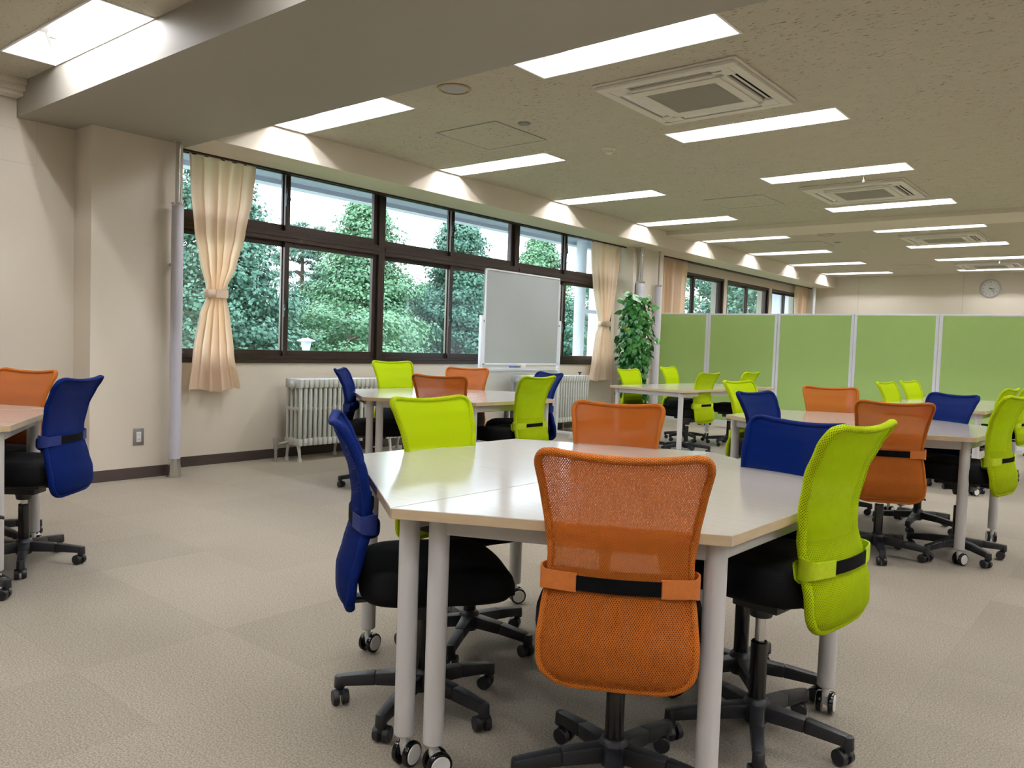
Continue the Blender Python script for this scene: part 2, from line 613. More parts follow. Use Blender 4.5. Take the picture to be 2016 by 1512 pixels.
# joints in the far wall boards and the old panel outline on the left wall
mb = MB()
for x in (-4.85, -3.0, -2.02, -.9):
    mb.box(x - .003, x + .003, Y1 - .0015, Y1, 0.08, ZC)
struct('trim_1', mb, plain('wall_joint_shade', srgb(186, 172, 150), .8), smooth=False)
mb = MB()
mb.box(XW, XW + .0004, 2.12, 2.123, 2.13, ZS)
mb.box(XW, XW + .0004, 0.4, 2.12, 2.13, 2.133)
mb.box(XW, XW + .0004, 0.4, 2.0, 2.345, 2.348)
struct('trim_2', mb, plain('wall_joint_line', srgb(206, 195, 178), .8), smooth=False)

# big transverse beam, bulkhead above the windows, shallow beam further on
mb = MB()
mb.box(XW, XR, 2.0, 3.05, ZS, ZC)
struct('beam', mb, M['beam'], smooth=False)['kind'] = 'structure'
mb = MB()
mb.box(-5.74, XB, 3.05, Y1, ZS, ZC)
mb.box(XW, -5.74, 9.36, 10.42, ZS, ZC)
mb.box(XW, -5.74, 3.05, 9.36, 2.50, ZC, 1)  # solid dark fill stands in for the shade inside the curtain slot
mb.box(XW, -5.74, 10.42, Y1, 2.436, ZC, 1)  # same shade-coloured fill in the slot over the far windows
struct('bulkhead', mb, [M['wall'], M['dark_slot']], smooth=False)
struct('shallow_beam', MB().box(XB, XR, 9.63, 10.32, 2.585, ZC), M['wall'], smooth=False)
struct('trim_3', MB().box(XW, -5.76, Y0, 2.0, 2.565, 2.6).box(XW, -5.80, Y0, 2.0, 2.54, 2.565).box(XW, -5.74, Y0, 2.0, 2.6, ZC), M['wall'], smooth=False)
# curtain rail in the slot
for a, b in ((3.06, 9.35), (10.44, 16.7)):
    mb = MB().box(-5.76, -5.742, a, b, 2.405, 2.44).box(-5.86, -5.83, a, b, 2.415, 2.435)
    tag(mb.build('curtain_rail', M['bronze'], smooth=False), 'dark curtain rail set in the slot above the ' + ('near long window' if a < 5 else 'far windows behind the green screens'), 'curtain rail')

# baseboards
BH, BT = .08, .008
mb = MB().box(XP, XP + BT, 2.36 - BT, 3.0 + BT, 0, BH).box(XW, XP, 2.36 - BT, 2.36, 0, BH).box(XW, XP, 3.0, 3.0 + BT, 0, BH)
mb.box(XW, XW + BT, Y0, 2.352, 0, BH).box(XW, XW + BT, 3.008, 9.372, 0, BH)
mb.box(XP, XP + BT, 9.38 - BT, 10.2 + BT, 0, BH).box(XW, XP, 9.38 - BT, 9.38, 0, BH).box(XW, XP, 10.2, 10.2 + BT, 0, BH)
mb.box(XW, XW + BT, 10.208, Y1, 0, BH)
struct('baseboard_window', mb, M['base'], smooth=False)
struct('baseboard_far', MB().box(XW + BT, XR, Y1 - BT, Y1, 0, BH), M['base'], smooth=False)


# ------------------------------------------------------------------ windows
def sash(root, y0, y1, z0, z1, xo, st=.048, light_right=False, latch=None, zl=None):
    """a sliding sash between y0..y1, z0..z1, its glass and crescent latch; xo = x of its middle"""
    d = .026
    mb = MB()
    mb.box(xo - d / 2, xo + d / 2, y0, y0 + st, z0, z1)
    mb.box(xo - d / 2, xo + d / 2, y0 + st, y1 - st, z0, z0 + st * 1.25)
    mb.box(xo - d / 2, xo + d / 2, y0 + st, y1 - st, z1 - st * .8, z1)
    mb.box(xo - d / 2, xo + d / 2, y1 - st, y1, z0, z1, 1 if light_right else 0)
    s = mb.build('sash', [M['bronze'], M['bronze_light']], root, smooth=False, bevel=.002, seg=1)
    MB().box(xo - .003, xo + .003, y0 + st, y1 - st, z0 + st * 1.25, z1 - st * .8).build('pane', M['glass'], s, smooth=False)
    if latch:
        yl = latch
        m = MB().box(xo + d / 2, xo + d / 2 + .012, yl - .014, yl + .014, zl - .06, zl + .05)
        m.cyl((xo + d / 2 + .012, yl, zl), (xo + d / 2 + .030, yl, zl), .020, n=14)
        m.beam((xo + d / 2 + .03, yl, zl), (xo + d / 2 + .036, yl - .022, zl + .085), .020, .010, upv=(1, 0, 0))
        m.build('latch', M['black_metal'], s)
    return s


def window_unit(idx, y0, y1, z0, z1, zt=None, meet=None, step=.11):
    """frame with sill, one or two rows of two sliding sashes"""
    x0, x1 = XW - .13, XW - .005
    fr = .038
    root = MB()
    root.box(x0, x1, y0, y0 + fr, z0, z1).box(x0, x1, y1 - fr, y1, z0, z1)
    root.box(x0, x1, y0 + fr, y1 - fr, z1 - fr, z1)
    root.box(x0, x1 + .022, y0, y1, z0, z0 + .03).box(x0, x1 - .02, y0 + fr, y1 - fr, z0 + .03, z0 + .058)
    if zt: root.box(x0, x1 + .003, y0 + fr, y1 - fr, zt[0], zt[1]); root.box(x0, x1 + .012, y0 + fr, y1 - fr, zt[0] + .035, zt[1] - .02)
    o = root.build('window_%d' % idx, M['bronze'], smooth=False, bevel=.002, seg=1)
    o['kind'] = 'structure'
    ym = meet if meet else (y0 + y1) / 2
    rows = [(z0 + .05, zt[0] if zt else z1 - fr)]
    if zt: rows.append((zt[1], z1 - fr))
    for k, (a, b) in enumerate(rows):
        sash(o, y0 + fr, ym + .012, a, b, XW - .085, light_right=(k == 0))
        sash(o, ym - .03, y1 - fr, a, b, XW - .048, latch=ym - .018, zl=(a + b) / 2 - (.09 if k == 0 else .0))
    return o


for i, (a, b) in enumerate(((3.08, 5.168), (5.168, 7.232), (7.232, 9.30))):
    window_unit(i + 1, a, b, .82, 2.545, (1.865, 1.955), (a + b) / 2 - (.02 if i else .0))
for i, (a, b) in enumerate(W2):
    window_unit(i + 4, a, b, .82, 2.285)

# ------------------------------------------------------------------ ceiling lamps
def lamp_fixture(x, y):
    r = empty('ceiling_lamp', (x, y, ZC))
    L, W, H = FL, FW, .16
    m = MB()
    # housing: trapezoidal reflector open at the bottom, with a thin rim
    hb = [(-L / 2, -W / 2), (L / 2, -W / 2), (L / 2, W / 2), (-L / 2, W / 2)]
    ht = [(-L / 2 + .03, -W / 2 + .07), (L / 2 - .03, -W / 2 + .07), (L / 2 - .03, W / 2 - .07), (-L / 2 + .03, W / 2 - .07)]
    v = [(a, b, 0) for a, b in hb] + [(a, b, H) for a, b in ht]
    m.add(v, [(0, 1, 5, 4), (1, 2, 6, 5), (2, 3, 7, 6), (3, 0, 4, 7), (4, 5, 6, 7)])
    m.build('reflector', M['reflector'], r, smooth=False, recalc=False)
    rim = MB()
    t = .012
    rim.box(-L / 2 - t, L / 2 + t, -W / 2 - t, -W / 2, -.006, .002).box(-L / 2 - t, L / 2 + t, W / 2, W / 2 + t, -.006, .002)
    rim.box(-L / 2 - t, -L / 2, -W / 2, W / 2, -.006, .002).box(L / 2, L / 2 + t, -W / 2, W / 2, -.006, .002)
    rim.build('rim', M['reflector'], r, smooth=False)
    for s in (-1, 1):
        MB().cyl((-L / 2 + .20, s * .055, .112), (L / 2 - .055, s * .055, .112), .016, n=10).build('tube', M['tube'], r)
        for e in (-L / 2 + .185, L / 2 - .045):
            MB().box(e - .016, e + .016, s * .055 - .02, s * .055 + .02, .09, .155).build('socket', M['white_plastic'], r, bevel=.004)
    return r


proto_lamp = lamp_fixture(FIX[0][0], FIX[0][1])


def copy_tree(o, parent=None):
    c = o.copy()
    C.objects.link(c)
    if parent is not None: c.parent = parent
    for ch in list(o.children):
        copy_tree(ch, c)
    return c


ORD = ['nearest', 'second', 'third', 'fourth', 'fifth', 'sixth', 'seventh', 'eighth', 'ninth']
for i, (x, y, vis) in enumerate(FIX):
    o = proto_lamp if i == 0 else copy_tree(proto_lamp)
    o.location = (x, y, ZC)
    if x < -4:
        if y < 3 and y > 1: lab = 'lit ceiling lamp at upper left, in front of the deep beam'
        elif y > 3: lab = 'lit ceiling lamp in the window side row, ' + ORD[ROWY.index(y) - 1] + ' beyond the deep beam'
        else: lab = 'ceiling lamp outside the frame by the window wall'
        grp = 'ceiling lamps in the window row'
    elif x < -1:
        if y > 3: lab = 'lit ceiling lamp in the air conditioner row, ' + ORD[ROWY.index(y) - 1] + ' beyond the deep beam'
        else: lab = 'ceiling lamp outside the frame, air conditioner row, ' + ('before the deep beam' if y > 1 else 'above the camera' if y > -1 else 'behind the camera')
        grp = 'ceiling lamps in the air conditioner row'
    else:
        lab = 'ceiling lamp, ' + ('first' if x < 1 else 'second' if x < 3 else 'third') + ' row right of the picture, ' + (ORD[ROWY.index(y)] + ' from near end' if y in ROWY else 'above the camera' if y > -1 else 'behind the camera')
        grp = 'ceiling lamps in the right hand row'
    tag(o, lab, 'ceiling lamp', grp)


# ------------------------------------------------------------------ air conditioners and small ceiling items
def text_mesh(name, body, size, mat, parent, matrix, extrude=.0006):
    cu = bpy.data.curves.new(name, 'FONT')
    cu.body = body; cu.size = size; cu.extrude = extrude; cu.align_x = 'CENTER'; cu.align_y = 'CENTER'
    tmp = bpy.data.objects.new('tmp', cu)
    C.objects.link(tmp)
    dg = bpy.context.evaluated_depsgraph_get()
    me = bpy.data.meshes.new_from_object(tmp.evaluated_get(dg))
    bpy.data.objects.remove(tmp)
    me.materials.clear(); me.materials.append(mat)
    o = bpy.data.objects.new(name, me)
    link(o, parent)
    o.matrix_local = matrix
    return o


def ring_plate(mb, ho, hi, z0, z1):
    """square ring between half sizes ho and hi"""
    mb.box(-ho, ho, -ho, -hi, z0, z1).box(-ho, ho, hi, ho, z0, z1).box(-ho, -hi, -hi, hi, z0, z1).box(hi, ho, -hi, hi, z0, z1)


def air_con(loc):
    r = empty('air_conditioner', loc)
    m = MB().box(-.46, .46, -.46, .46, -.012, 0)
    m.build('mounting_frame', M['ac_plastic'], r, bevel=.01)
    # panel with four open slots: strips between the slots
    p = MB()
    z0, z1 = -.034, -.013
    p.box(-.445, .445, .385, .445, z0, z1).box(-.445, .445, -.445, -.385, z0, z1)
    p.box(-.445, -.385, -.385, .385, z0, z1).box(.385, .445, -.385, .385, z0, z1)
    for sx in (-1, 1):
        for sy in (-1, 1):
            p.box(sx * .27, sx * .385, sy * .27, sy * .385, z0, z1)
    p.box(-.32, .32, -.32, .32, z0 - .0, z1 - .001)
    p.build('panel', M['ac_plastic'], r, smooth=False, bevel=.003, seg=1)
    g = MB().box(-.285, .285, -.285, -.21, -.040, -.034).box(-.285, .285, .21, .285, -.040, -.034).box(-.285, -.225, -.21, .21, -.040, -.034).box(.225, .285, -.21, .21, -.040, -.034)
    g.build('grille_frame', M['ac_plastic'], r, smooth=False, bevel=.002, seg=1)
    gr = MB()
    for i in range(34):
        y = -.205 + i * .41 / 33
        gr.box(-.225, .225, y - .0022, y + .0022, -.0385, -.0345)
    for x in (-.11, 0, .11): gr.box(x - .0015, x + .0015, -.21, .21, -.0365, -.0345)
    gr.build('grille', plain('grille_grey', srgb(182, 178, 168), .6), r, smooth=False)
    MB().box(-.225, .225, -.21, .21, -.0344, -.0341).build('filter', plain('filter_grey', srgb(158, 154, 144), .8), r, smooth=False)
    for k in range(4):
        a = k * PI / 2
        s = MB().box(-.27, .27, .322, .383, -.018, -.0125).build('air_slot', M['dark_slot'], r, smooth=False)
        s.rotation_euler = (0, 0, a)
        v = MB().beam((-.262, .352, -.024), (.262, .352, -.024), .030, .004, upv=(0, .45, 1)).build('vane', M['white_plastic'], s, smooth=False)
    e = MB().cyl((-.40, .40, -.034), (-.40, .40, -.042), .025, n=20).build('sensor', M['cream_plastic'], r)
    text_mesh('maker_mark', 'HITACHI', .019, M['paper_black'], r, Matrix.Translation((.30, -.36, -.0346)) @ Matrix.Rotation(PI, 4, 'X') @ Matrix.Rotation(0, 4, 'Z'))
    return r


ac0 = air_con((-2.335, 4.53, ZC))
for i, y in enumerate((4.53, 8.07, 11.63, 15.15)):
    o = ac0 if i == 0 else copy_tree(ac0)
    o.location = (-2.335, y, ZC)
    tag(o, ('square ceiling air conditioner nearest the camera, between two lit lamps', 'second square ceiling air conditioner, before the shallow beam', 'third square ceiling air conditioner, just past the shallow beam', 'farthest square ceiling air conditioner, near the clock')[i], 'air conditioner', 'cassette air conditioners in the ceiling')


def ceiling_speaker(x, y, lab):
    r = empty('ceiling_speaker', (x, y, ZC))
    MB().lathe([(.104, 0), (.106, -.006), (.100, -.012), (.088, -.012), (.088, -.004)], 40).build('ring', M['tan_ring'], r)
    MB().lathe([(.088, -.006), (.06, -.010), (0.0001, -.012)], 40).build('grille', M['grey_cone'], r)
    tag(r, lab, 'speaker')


ceiling_speaker(-3.54, 3.65, 'round ceiling speaker with a tan rim beside the deep beam')
ceiling_speaker(-3.555, 10.72, 'round ceiling speaker beyond the shallow beam')
for x, y, lab in ((-3.66, 4.50, 'small round grey vent cover near the big ceiling speaker'), (-3.66, 11.53, 'small round grey vent cover past the shallow beam')):
    tag(MB().lathe([(.046, 0), (.047, -.004), (.036, -.010), (.0001, -.011)], 28).build('vent_cover', M['grey_plate'], loc=(x, y, ZC)), lab, 'ceiling vent')
for x, y, lab in ((-3.53, 5.42, 'white smoke detector in the near ceiling bay'), (-3.55, 12.5, 'small white smoke detector far down the ceiling')):
    r = empty('smoke_detector', (x, y, ZC))
    MB().lathe([(.052, 0), (.052, -.012), (.046, -.018), (.03, -.019)], 28).build('base_plate', M['cream_plastic'], r)
    MB().lathe([(.036, -.018), (.034, -.038), (.022, -.046), (.0001, -.047)], 28).build('sensor_head', M['cream_plastic'], r)
    tag(r, lab, 'smoke detector')
for x, y, sx, sy, lab in ((-4.09, 4.64, .29, .295, 'square ceiling access hatch nearest the camera'), (-3.545, 8.07, .31, .29, 'square ceiling access hatch before the shallow beam'),
                          (-4.13, 11.6, .30, .29, 'square ceiling access hatch past the shallow beam'), (-3.55, 15.1, .30, .29, 'farthest ceiling access hatch near the end wall')):
    r = empty('access_hatch', (x, y, ZC))
    MB().box(-sx, sx, -sy, sy, -.004, 0).build('hatch_panel', M['ceiling'], r, smooth=False)
    f = MB()
    t = .009
    f.box(-sx - t, sx + t, -sy - t, -sy, -.007, 0).box(-sx - t, sx + t, sy, sy + t, -.007, 0).box(-sx - t, -sx, -sy, sy, -.007, 0).box(sx, sx + t, -sy, sy, -.007, 0)
    f.build('hatch_frame', M['steel'], r, smooth=False)
    tag(r, lab, 'ceiling hatch')
for x, y, lab in ((-2.14, 7.345, 'small white pull cord hanging at the third lamp of the air conditioner row'), (-2.1, 14.36, 'tiny white pull cord hanging from a far ceiling lamp')):
    r = empty('pull_cord', (x, y, ZC))
    MB().cyl((0, 0, 0), (0, 0, -.045), .0012, n=6).build('cord', M['white_plastic'], r)
    MB().lathe([(.0001, -.04), (.006, -.048), (.008, -.062), (.0001, -.072)], 12).build('pull_knob', M['white_plastic'], r)
    tag(r, lab, 'pull cord')


# ------------------------------------------------------------------ pipes
def riser(x, y, r_low, r_up, zt, lab, zb=.135, flange=True, mat_up='chrome'):
    o = empty('heating_riser', (x, y, 0))
    MB().cyl((0, 0, zb if flange else .001), (0, 0, zt), r_low, n=28).build('lagging', M['lagging'], o)
    b = MB()
    b.cyl((0, 0, zt), (0, 0, zt + .012), r_low * 1.04, n=28)
    for k in range(6):
        a = k * PI / 3
        b.box(r_low * .95 * math.cos(a) - .006, r_low * .95 * math.cos(a) + .006, r_low * .95 * math.sin(a) - .006, r_low * .95 * math.sin(a) + .006, zt + .010, zt + .024)
    b.build('band', M['chrome'], o)
    MB().cyl((0, 0, zt), (0, 0, ZS - .001), r_up, n=20).build('upper_pipe', M[mat_up], o)
    MB().cyl((0, 0, ZS - .006), (0, 0, ZS - .0005), r_up * 1.5, n=20).build('ceiling_rose', M['steel'], o)
    if flange:
        MB().lathe([(r_low * 1.18, .001), (r_low * 1.12, .05), (r_low * 1.03, .135), (r_low * .98, .135)], 28).build('floor_sleeve', M['chrome'], o)
    return tag(o, lab, 'pipe')


riser(-5.545, 2.915, .041, .0195, 1.955, 'tall white lagged heating riser with chrome foot, left of the near curtain')
MB_ = MB().box(XP, -5.585, 2.905, 2.925, 1.535, 1.55)
MB_.build('wall_clamp', M['steel'], bpy.data.objects['heating_riser'], loc=(5.545, -2.915, 0), smooth=False)
riser(-5.575, 9.47, .060, .030, 1.935, 'thick white lagged riser above the potted climber', flange=False)
riser(-5.575, 9.965, .043, .012, 1.93, 'slim white lagged riser between the climber and the green screen', flange=False, mat_up='steel')
o = empty('wall_pipe', (-5.60, 16.36, 0))
MB().cyl((0, 0, .001), (0, 0, ZS - .001), .036, n=20).build('pipe', M['white_enamel'], o)
tag(o, 'plain white vertical pipe in the far left corner of the room', 'pipe')

# socket on the pier
o = empty('wall_socket', (XP, 2.695, .298))
MB().box(0, .005, -.038, .038, -.06, .06).build('cover_plate', M['grey_plate'], o, bevel=.0015)
s = MB().box(.005, .008, -.017, .017, -.037, .037).build('outlet', M['white_plastic'], o, bevel=.001)
m = MB()
for dz in (-.018, .018):
    for dy in (-.006, .006): m.box(.008, .0085, dy - .0012, dy + .0012, dz - .006, dz + .006)
m.build('slots', M['dark_slot'], s, smooth=False)
tag(o, 'grey metal double socket low on the cream pier', 'socket')


# ------------------------------------------------------------------ radiators
def radiator(y0, nsec, lab, valve):
    pitch = .0505
    r = empty('radiator', (-5.66, y0, 0))
    xs = (-.085, -.028, .028, .085)
    H0, H1 = .135, .70
    pr = None
    for i in range(nsec):
        y = pitch * (i + .5)
        m = MB()
        for x in xs:
            m.tube([(x, y, H0 + .03), (x, y, H1 - .035)], .0158, n=10)
        # top and bottom headers joining the four columns, and a mid web
        pts = [(-.105, y, H1 - .03), (-.095, y, H1 - .008), (-.04, y, H1), (.04, y, H1), (.095, y, H1 - .008), (.105, y, H1 - .03)]
        m.beam((-.105, y, H1 - .040), (.105, y, H1 - .040), .036, .075)
        m.beam((-.105, y, H0 + .03), (.105, y, H0 + .03), .034, .06)
        m.beam((-.10, y, .445), (.10, y, .445), .026, .028)
        if i in (0, nsec - 1):
            m.beam((-.10, y, .30), (.10, y, .30), .012, .58) if False else None
        o = m.build('section', M['rad_white'], r, bevel=.008, seg=2)
        if i in (0, 10, 20, nsec - 1):
            f = MB()
            for sx in (-1, 1):
                f.tube([(sx * .07, y, H0 + .01), (sx * .085, y, .08), (sx * .09, y, .03)], [.018, .013, .012], n=10)
                f.cyl((sx * .09, y, 0.0005), (sx * .09, y, .032), .021, .018, n=14)
            f.build('foot', M['rad_white'], o)
    c = MB().lathe([(.036, 0), (.036, -.008), (.024, -.012), (.018, -.020), (.0001, -.020)], 24, (0, .005, H1 - .055), axis='y').lathe([(.034, 0), (.034, -.008), (.022, -.010), (.0001, -.010)], 24, (.0, .005, H0 + .04), axis='y')
    c.build('end_plug', M['rad_white'], r)
    if valve:
        v = MB()
        v.cyl((-.09, -.085, .001), (-.09, -.085, .12), .012, n=14).cyl((-.09, -.085, .10), (-.09, -.085, .175), .022, n=14)
        v.cyl((-.09, -.085, .17), (-.09, -.085, .195), .028, .026, n=12).cyl((-.09, -.085, .135), (-.03, .005, .165), .013, n=12)
        v.cyl((-.09, -.085, .0005), (-.09, -.085, .006), .032, n=18)
        v.build('valve', M['steel'], r)
    else:
        v = MB().cyl((.0, pitch * nsec - .08, H1), (.0, pitch * nsec - .08, H1 + .022), .008, n=12).beam((-.02, pitch * nsec - .08, H1 + .028), (.02, pitch * nsec - .08, H1 + .028), .02, .012)
        v.build('bleed_valve', M['black_metal'], r)
    return tag(r, lab, 'radiator', 'cast iron radiators under the windows')


radiator(3.995, 26, 'white cast iron radiator under the near end of the long window', True)
radiator(7.0, 26, 'white cast iron radiator behind the whiteboard and far blue chair', False)


# ------------------------------------------------------------------ curtains
def curtain(ztab, x0, n, amp, lab, tie=None, seed=1):
    """ztab: list of (z, y_left, y_right); n pleats"""
    rng = random.Random(seed)
    ph = rng.random() * 6
    z_hi, z_lo = ztab[0][0], ztab[-1][0]
    rows, cols = 64, 150
    zs = [z_hi + (z_lo - z_hi) * i / (rows - 1) for i in range(rows)]

    def lerp(z):
        for k in range(len(ztab) - 1):
            a, b = ztab[k], ztab[k + 1]
            if a[0] >= z >= b[0]:
                t = (a[0] - z) / (a[0] - b[0] + 1e-9)
                t = t * t * (3 - 2 * t) * .5 + t * .5
                return a[1] + (b[1] - a[1]) * t, a[2] + (b[2] - a[2]) * t
        return ztab[-1][1:]
    wob = [rng.uniform(-.35, .35) for _ in range(n * 2 + 3)]
    m = MB(); v = []
    for i, z in enumerate(zs):
        yl, yr = lerp(z)
        w = yr - yl
        tight = max(0.0, 1 - abs(z - tie) / .30) if tie else 0
        top = max(0.0, 1 - (z_hi - z) / .10)
        a = amp * (1 - .25 * tight) * (.55 + .45 * (1 - top))
        low = max(0, (tie - z) / .7) if tie and z < tie else 0
        for j in range(cols):
            s = j / (cols - 1)
            k = s * n * 2
            wv = wob[int(k)] * (1 - (k % 1)) + wob[int(k) + 1] * (k % 1)
            p = 2 * PI * n * s + ph + wv * 1.6
            x = x0 + a * math.sin(p) + .25 * a * math.sin(2.3 * p + 1) + low * .03 * math.sin(p * .31 + 1)
            y = yl + w * s + .012 * math.cos(p) * (1 - tight)
            zz = z - (.012 * math.sin(s * 9 + seed) if i == rows - 1 else 0)
            v.append((x, y, zz))
    f = [(i * cols + j, i * cols + j + 1, (i + 1) * cols + j + 1, (i + 1) * cols + j) for i in range(rows - 1) for j in range(cols - 1)]
    m.add(v, f)
    r = empty('curtain', (0, 0, 0))
    yc = (ztab[0][1] + ztab[0][2]) / 2
    r.location = (x0, yc, z_lo)
    o = m.build('cloth', M['curtain'], r, loc=(-x0, -yc, -z_lo), recalc=False, angle=80)
    if tie:
        yl, yr = lerp(tie)
        c = (x0, (yl + yr) / 2); hw = (yr - yl) / 2 + .012; hx = amp * .9 + .012
        b = MB(); N = 32; vv = []
        for zz in (-.032, .032):
            for k in range(N):
                t = 2 * PI * k / N
                e = .6
                cx = math.copysign(abs(math.cos(t)) ** e, math.cos(t)) * hx
                sy = math.copysign(abs(math.sin(t)) ** e, math.sin(t)) * hw
                vv.append((c[0] + cx, c[1] + sy, tie + zz))
        b.add(vv, [(k, (k + 1) % N, N + (k + 1) % N, N + k) for k in range(N)])
        b.box(c[0] + hx, c[0] + hx + .004, c[1] - .02, c[1] + hw * .92, tie - .03, tie + .034)
        t_ = b.build('tieback', M['curtain'], r, loc=(-x0, -yc, -z_lo), recalc=False, angle=60)
        so = t_.modifiers.new('thickness', 'SOLIDIFY'); so.thickness = .003
    return tag(r, lab, 'curtain')


curtain([(2.43, 3.13, 3.695), (2.15, 3.14, 3.66), (1.85, 3.18, 3.60), (1.6, 3.24, 3.53), (1.42, 3.295, 3.455), (1.33, 3.295, 3.455), (1.2, 3.24, 3.485), (.9, 3.18, 3.53), (.605, 3.135, 3.60)],
        -5.815, 5, .034, 'peach curtain tied in the middle at the near end of the long window', tie=1.365, seed=3)
curtain([(2.43, 8.66, 9.30), (2.15, 8.68, 9.27), (1.85, 8.74, 9.22), (1.6, 8.81, 9.14), (1.42, 8.88, 9.08), (1.33, 8.88, 9.08), (1.2, 8.82, 9.13), (.9, 8.76, 9.2), (.615, 8.68, 9.26)],
        -5.815, 5, .034, 'peach curtain tied in the middle beside the potted climber', tie=1.365, seed=5)
curtain([(2.43, 10.50, 11.22), (1.9, 10.50, 11.18), (1.0, 10.52, 11.1), (.6, 10.52, 11.1)], -5.82, 8, .045, 'loose peach curtain behind the leftmost green screen', seed=8)
curtain([(2.43, 15.93, 16.50), (1.9, 15.96, 16.42), (1.35, 16.05, 16.35), (1.0, 16.0, 16.4), (.6, 15.95, 16.45)], -5.80, 6, .045, 'peach curtain at the far end of the far windows', seed=9)


# ------------------------------------------------------------------ clock
o = empty('wall_clock', (-2.562, Y1, 2.368))
MB().lathe([(.165, 0), (.172, -.014), (.168, -.028), (.155, -.034), (.146, -.026), (.144, -.012)], 56, axis='y').build('rim', plain('silver_clock_rim', srgb(196, 196, 204), .3, metal=.5), o)
f = MB().cyl((0, -.004, 0), (0, -.013, 0), .146, n=56).build('dial', M['white_plastic'], o)
for h in range(12):
    a = (h + 1) * PI / 6
    text_mesh('numeral', str(h + 1), .036, M['paper_black'], f, Matrix.Translation((.118 * math.sin(a), -.0145, .118 * math.cos(a))) @ Matrix.Rotation(PI / 2, 4, 'X'))
MB().box(-.018, .018, -.0145, -.013, .060, .066).build('maker_mark', M['grey_plate'], f, smooth=False)


def hand(ang, L, w, nm):
    s, c = math.sin(ang), math.cos(ang)
    MB().beam((-s * .02, -.018, -c * .02), (s * L, -.018, c * L), w, .0015, upv=(0, 1, 0)).build(nm, M['paper_black'], o, smooth=False)


hand(R(3 * 30 + 11.5), .075, .010, 'hour_hand')
hand(R(23 * 6), .095, .007, 'minute_hand')
tag(o, 'round silver rimmed clock high on the far wall', 'clock')


# ------------------------------------------------------------------ partitions
def partition(x0, x1, y0, y1, lab, z1=1.583):
    L = math.hypot(x1 - x0, y1 - y0)
    r = empty('partition_screen', ((x0 + x1) / 2, (y0 + y1) / 2, 0), math.atan2(y1 - y0, x1 - x0))
    h = L / 2 - .004; d = .016; z0 = .045; w = .034
    MB().box(-h + w, h - w, -.011, .011, z0 + .05, z1 - .022).build('panel', M['green'], r, smooth=False)
    f = MB().box(-h, -h + w, -d, d, z0, z1).box(h - w, h, -d, d, z0, z1).box(-h + w, h - w, -d, d, z1 - .022, z1).box(-h + w, h - w, -d, d, z0, z0 + .05)
    f.build('frame', M['white_enamel'], r, smooth=False, bevel=.003)
    for s in (-1, 1):
        q = MB().box(s * (h - .05) - .02, s * (h - .05) + .02, -.09, .09, .030, z0).build('foot', M['white_enamel'], r, bevel=.004)
        for t in (-.07, .07):
            MB().cyl((s * (h - .05) - .014, t, .0155), (s * (h - .05) + .014, t, .0155), .015, n=16).build('castor', M['black_rubber'], q)
    return tag(r, lab, 'partition screen', 'green fabric partition screens')


PX = [-5.88, -5.045, -4.05, -3.085, -2.11, -1.13, -.15]
PY = [10.30, 10.5, 10.5, 10.56, 10.52, 10.62, 10.62]
PL = ['leftmost green partition screen, behind the potted climber', 'second green partition screen from the left', 'third green partition screen, behind the far blue chair',
      'fourth green partition screen, directly left of the clock side', 'green partition screen under the wall clock', 'green partition screen beyond the right edge of the picture']
PL[2] = 'third green partition screen from the left, in the middle of the row'
PL[3] = 'fourth green partition screen from the left, behind two lime chairs'
for i in range(6):
    partition(PX[i], PX[i + 1], PY[i], PY[i + 1], PL[i])

# ------------------------------------------------------------------ whiteboard
o = empty('mobile_whiteboard', (-5.40, 6.735, 0))
ya, yb = -.638, .638
MB().box(.004, .010, ya + .012, yb - .012, .845, 1.80).build('writing_surface', plain('whiteboard_enamel', srgb(172, 178, 180), .16, var=.01), o, smooth=False)
f = MB().box(-.012, .016, ya, ya + .016, .832, 1.815).box(-.012, .016, yb - .016, yb, .832, 1.815).box(-.012, .016, ya, yb, 1.799, 1.815).box(-.012, .016, ya, yb, .832, .848).box(-.010, .004, ya, yb, .84, 1.80)
f.build('board_frame', M['white_enamel'], o, smooth=False, bevel=.003)
for s, y in ((-1, ya - .032), (1, yb + .032)):
    p = MB().box(-.018, .018, y - .016, y + .016, .05, 1.335).build('post', M['white_enamel'], o, bevel=.004)
    MB().box(-.26, .26, y - .018, y + .018, .05, .08).build('foot', M['white_enamel'], p, bevel=.004)
    for t in (-.22, .22):
        MB().cyl((t, y - .012, .0255), (t, y + .012, .0255), .025, n=18).box(t - .01, t + .01, y - .016, y + .016, .03, .052).build('castor', M['white_plastic'], p)
    MB().cyl((0, y, 1.28), (0, y - s * .03, 1.28), .014, n=14).build('pivot_knob', M['black_plastic'], p)
MB().box(-.012, .012, ya - .03, yb + .03, .745, .775).build('cross_bar', M['white_enamel'], o, bevel=.003)
t = MB().box(.016, .062, ya + .02, yb - .02, .790, .798).box(.058, .062, ya + .02, yb - .02, .798, .806).build('pen_tray', M['white_enamel'], o, smooth=False)
MB().box(.008, .05, -.05, .02, .806, .835).build('clip', M['white_plastic'], o, bevel=.004)
tag(o, 'mobile whiteboard on white posts in front of the long window', 'whiteboard')
m = MB().cyl((-5.355, 6.53, .8105), (-5.355, 6.66, .8105), .0085, n=14).build('marker_pen', M['marker_dark'])
MB().cyl((-5.355, 6.485, .8105), (-5.355, 6.535, .8105), .009, n=14).build('cap', M['marker_blue'], m)
tag(m, 'dark marker pen with a blue cap on the whiteboard tray', 'marker pen')


# ------------------------------------------------------------------ tables
TH = .665


